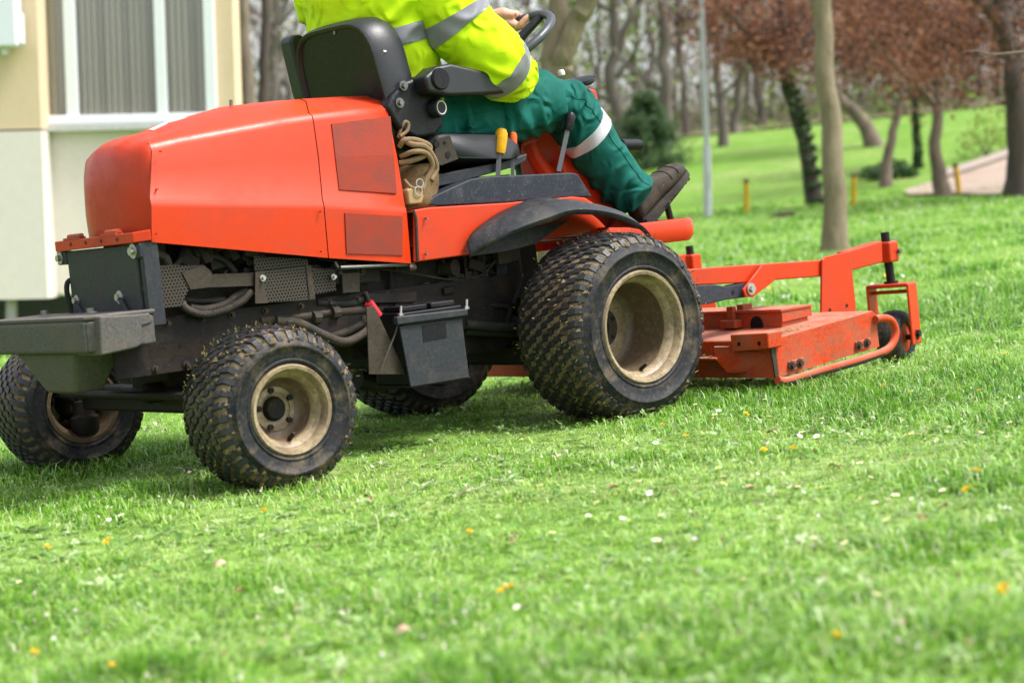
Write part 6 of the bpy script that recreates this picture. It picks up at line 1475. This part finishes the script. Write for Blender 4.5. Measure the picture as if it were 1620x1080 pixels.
# daisies and dandelions
pet = plain('white petals', (.80, .79, .80), rough=.7, var=.03); yel = plain('yellow florets', (.85, .58, .005), rough=.7, var=.04); stem = plain('green stem', (.10, .22, .03))
def daisy_mesh():
    q = MB(); nP = 12
    for k in range(nP):
        a = 2*PI*k/nP; e = np.array([math.cos(a), math.sin(a), .25]); f = np.array([-math.sin(a), math.cos(a), 0]); q.add([e*.002, e*.008+f*.0022, e*.0118, e*.008-f*.0022], [(0, 1, 2, 3)])
    q.lathe([(0, .0045), (.003, .004), (.0042, .002), (.004, 0)], (0, 0, 0), (0, 0, 1), 8); n1 = len(q.f); q.tube([(0, 0, 0), (.002, 0, -.02), (0, 0, -.045)], .0009, 4)
    me = bpy.data.meshes.new('daisy'); me.from_pydata(q.v, [], q.f); 
    for mm in (pet, yel, stem): me.materials.append(mm)
    for i, p in enumerate(me.polygons): p.material_index = 0 if i < nP else (1 if i < n1 else 2)
    return me
def dandelion_mesh():
    q = MB(); r_ = np.random.default_rng(5)
    for k in range(34):
        a = r_.uniform(0, 2*PI); el = r_.uniform(.1, 1.3); e = np.array([math.cos(a)*math.cos(el), math.sin(a)*math.cos(el), math.sin(el)*.7]); f = np.array([-math.sin(a), math.cos(a), 0]); q.add([e*.002, e*.012+f*.0022, e*.0155, e*.012-f*.0022], [(0, 1, 2, 3)])
    n1 = len(q.f); q.tube([(0, 0, 0), (.002, 0, -.02), (0, 0, -.045)], .0014, 4); me = bpy.data.meshes.new('dandelion'); me.from_pydata(q.v, [], q.f); me.materials.append(yel); me.materials.append(stem)
    for i, p in enumerate(me.polygons): p.material_index = 0 if i < n1 else 1
    return me
def put(me, name, px, py, h, sc_, label, cat, group, r_):
    p = A(px, py, z=h); o = bpy.data.objects.new(name, me); COL.objects.link(o)
    o.matrix_world = RM @ (Matrix.Translation(Vector(p)) @ Matrix.Rotation(r_.uniform(0, 6.28), 4, 'Z') @ Matrix.Rotation(r_.normal(0, .35), 4, 'X') @ Matrix.Scale(sc_, 4)); return tag(o, label, cat, group)
r_ = np.random.default_rng(41); dm_ = daisy_mesh(); dd_ = dandelion_mesh()
spots = [(1131, 656), (1137, 650), (1128, 662), (1268, 684), (1300, 662), (1468, 678), (1552, 684), (1578, 683), (1265, 690), (1112, 686), (1210, 632), (1428, 665), (1595, 690), (1546, 682), (895, 790), (1000, 775), (1028, 780), (985, 820), (995, 824), (1045, 815), (1250, 770), (1262, 770), (1378, 755), (1360, 790), (1385, 795), (1405, 790), (105, 850), (163, 830), (192, 815), (172, 822), (818, 960), (1105, 960), (1420, 1035), (560, 690), (692, 655), (705, 652), (1100, 640), (880, 690), (825, 695), (1470, 690), (1440, 866), (1215, 700), (60, 752), (30, 920)]
while len(spots) < 95:
    x, y = r_.uniform(560, 1620), r_.beta(1.2, 3.2)*470+600
    if y > 760-.17*(x-400)+25 or x > 1430: spots.append((x, y))
for x, y in spots: put(dm_, 'daisy', x, y, r_.uniform(.028, .040), r_.uniform(.5, .85), 'small white daisy with yellow centre in the grass', 'daisy', 'daisies in the lawn', r_)
for x, y in [(418, 808), (168, 858), (172, 854), (55, 1032), (178, 1054), (800, 930), (808, 928), (792, 936), (742, 842), (1208, 712), (1254, 710), (1165, 610), (1550, 618), (1590, 930), (1590, 560), (1530, 775), (1180, 655), (1048, 672), (75, 865), (1325, 1005), (1085, 690), (1398, 610), (1545, 745)]:
    put(dd_, 'dandelion', x, y, r_.uniform(.030, .042), r_.uniform(.6, .9), 'bright yellow dandelion head in the grass', 'dandelion', 'dandelions in the lawn', r_)
lf = [plain('dry brown leaf', (.24, .12, .06), rough=.8), plain('pale dry leaf', (.45, .30, .22), rough=.8)]
def leaf_mesh(k):
    q = MB(); ol = [(0, 0), (.008, .008), (.018, .012), (.030, .008), (.040, 0), (.030, -.009), (.018, -.012), (.008, -.007)]
    q.add([(0, 0, 0)]+[(x, y, .004*math.sin(x*120)+abs(y)*.5) for x, y in ol[1:]]+[(.02, 0, .002)], [(0, 1, 8), (1, 2, 8), (2, 3, 8), (3, 4, 8), (4, 5, 8), (5, 6, 8), (6, 7, 8), (7, 0, 8)])
    me = bpy.data.meshes.new('dry_leaf'); me.from_pydata(q.v, [], q.f); me.materials.append(lf[k]); return me
lm = [leaf_mesh(0), leaf_mesh(1)]
for i, (x, y) in enumerate([(575, 786), (585, 788), (640, 990), (650, 994), (1300, 906), (1325, 738), (1330, 738), (750, 775), (800, 855), (812, 850), (1210, 686), (880, 718), (375, 935), (1430, 980), (1500, 800), (1180, 772), (1450, 820), (360, 890), (745, 780), (1215, 684), (980, 770), (820, 850)]):
    put(lm[i % 2], 'dry_leaf', x, y, r_.uniform(.018, .030), r_.uniform(.45, .85), ('curled brown leaf lying on the grass', 'pale pinkish dry leaf lying on the grass')[i % 2], 'leaf', ('fallen brown leaves', 'fallen pale leaves')[i % 2], r_)
# specks of far flowers
d_, la, r_ = scatter(2600, 7.0, 34.0, 1.2, seed=51); k = (la > .1*d_) & (V1(la*.6, d_*.25) > .45); P = ground_pts(d_[k], la[k]); P[:, 2] += r_.uniform(.035, .055, len(P))
M['far_daisy'] = mat_leaf('far daisies', [(0, (.8, .79, .8)), (.9, (.82, .8, .8)), (.93, (.8, .5, .02)), (1, (.8, .5, .02))], .2)
o = cards(P @ RN.T, .026, r_.random(len(P)), 'far_daisies', M['far_daisy'], None, .9, seed=52, kind='stuff'); tag(o, 'white specks of daisies across the far lawn', 'flowers')
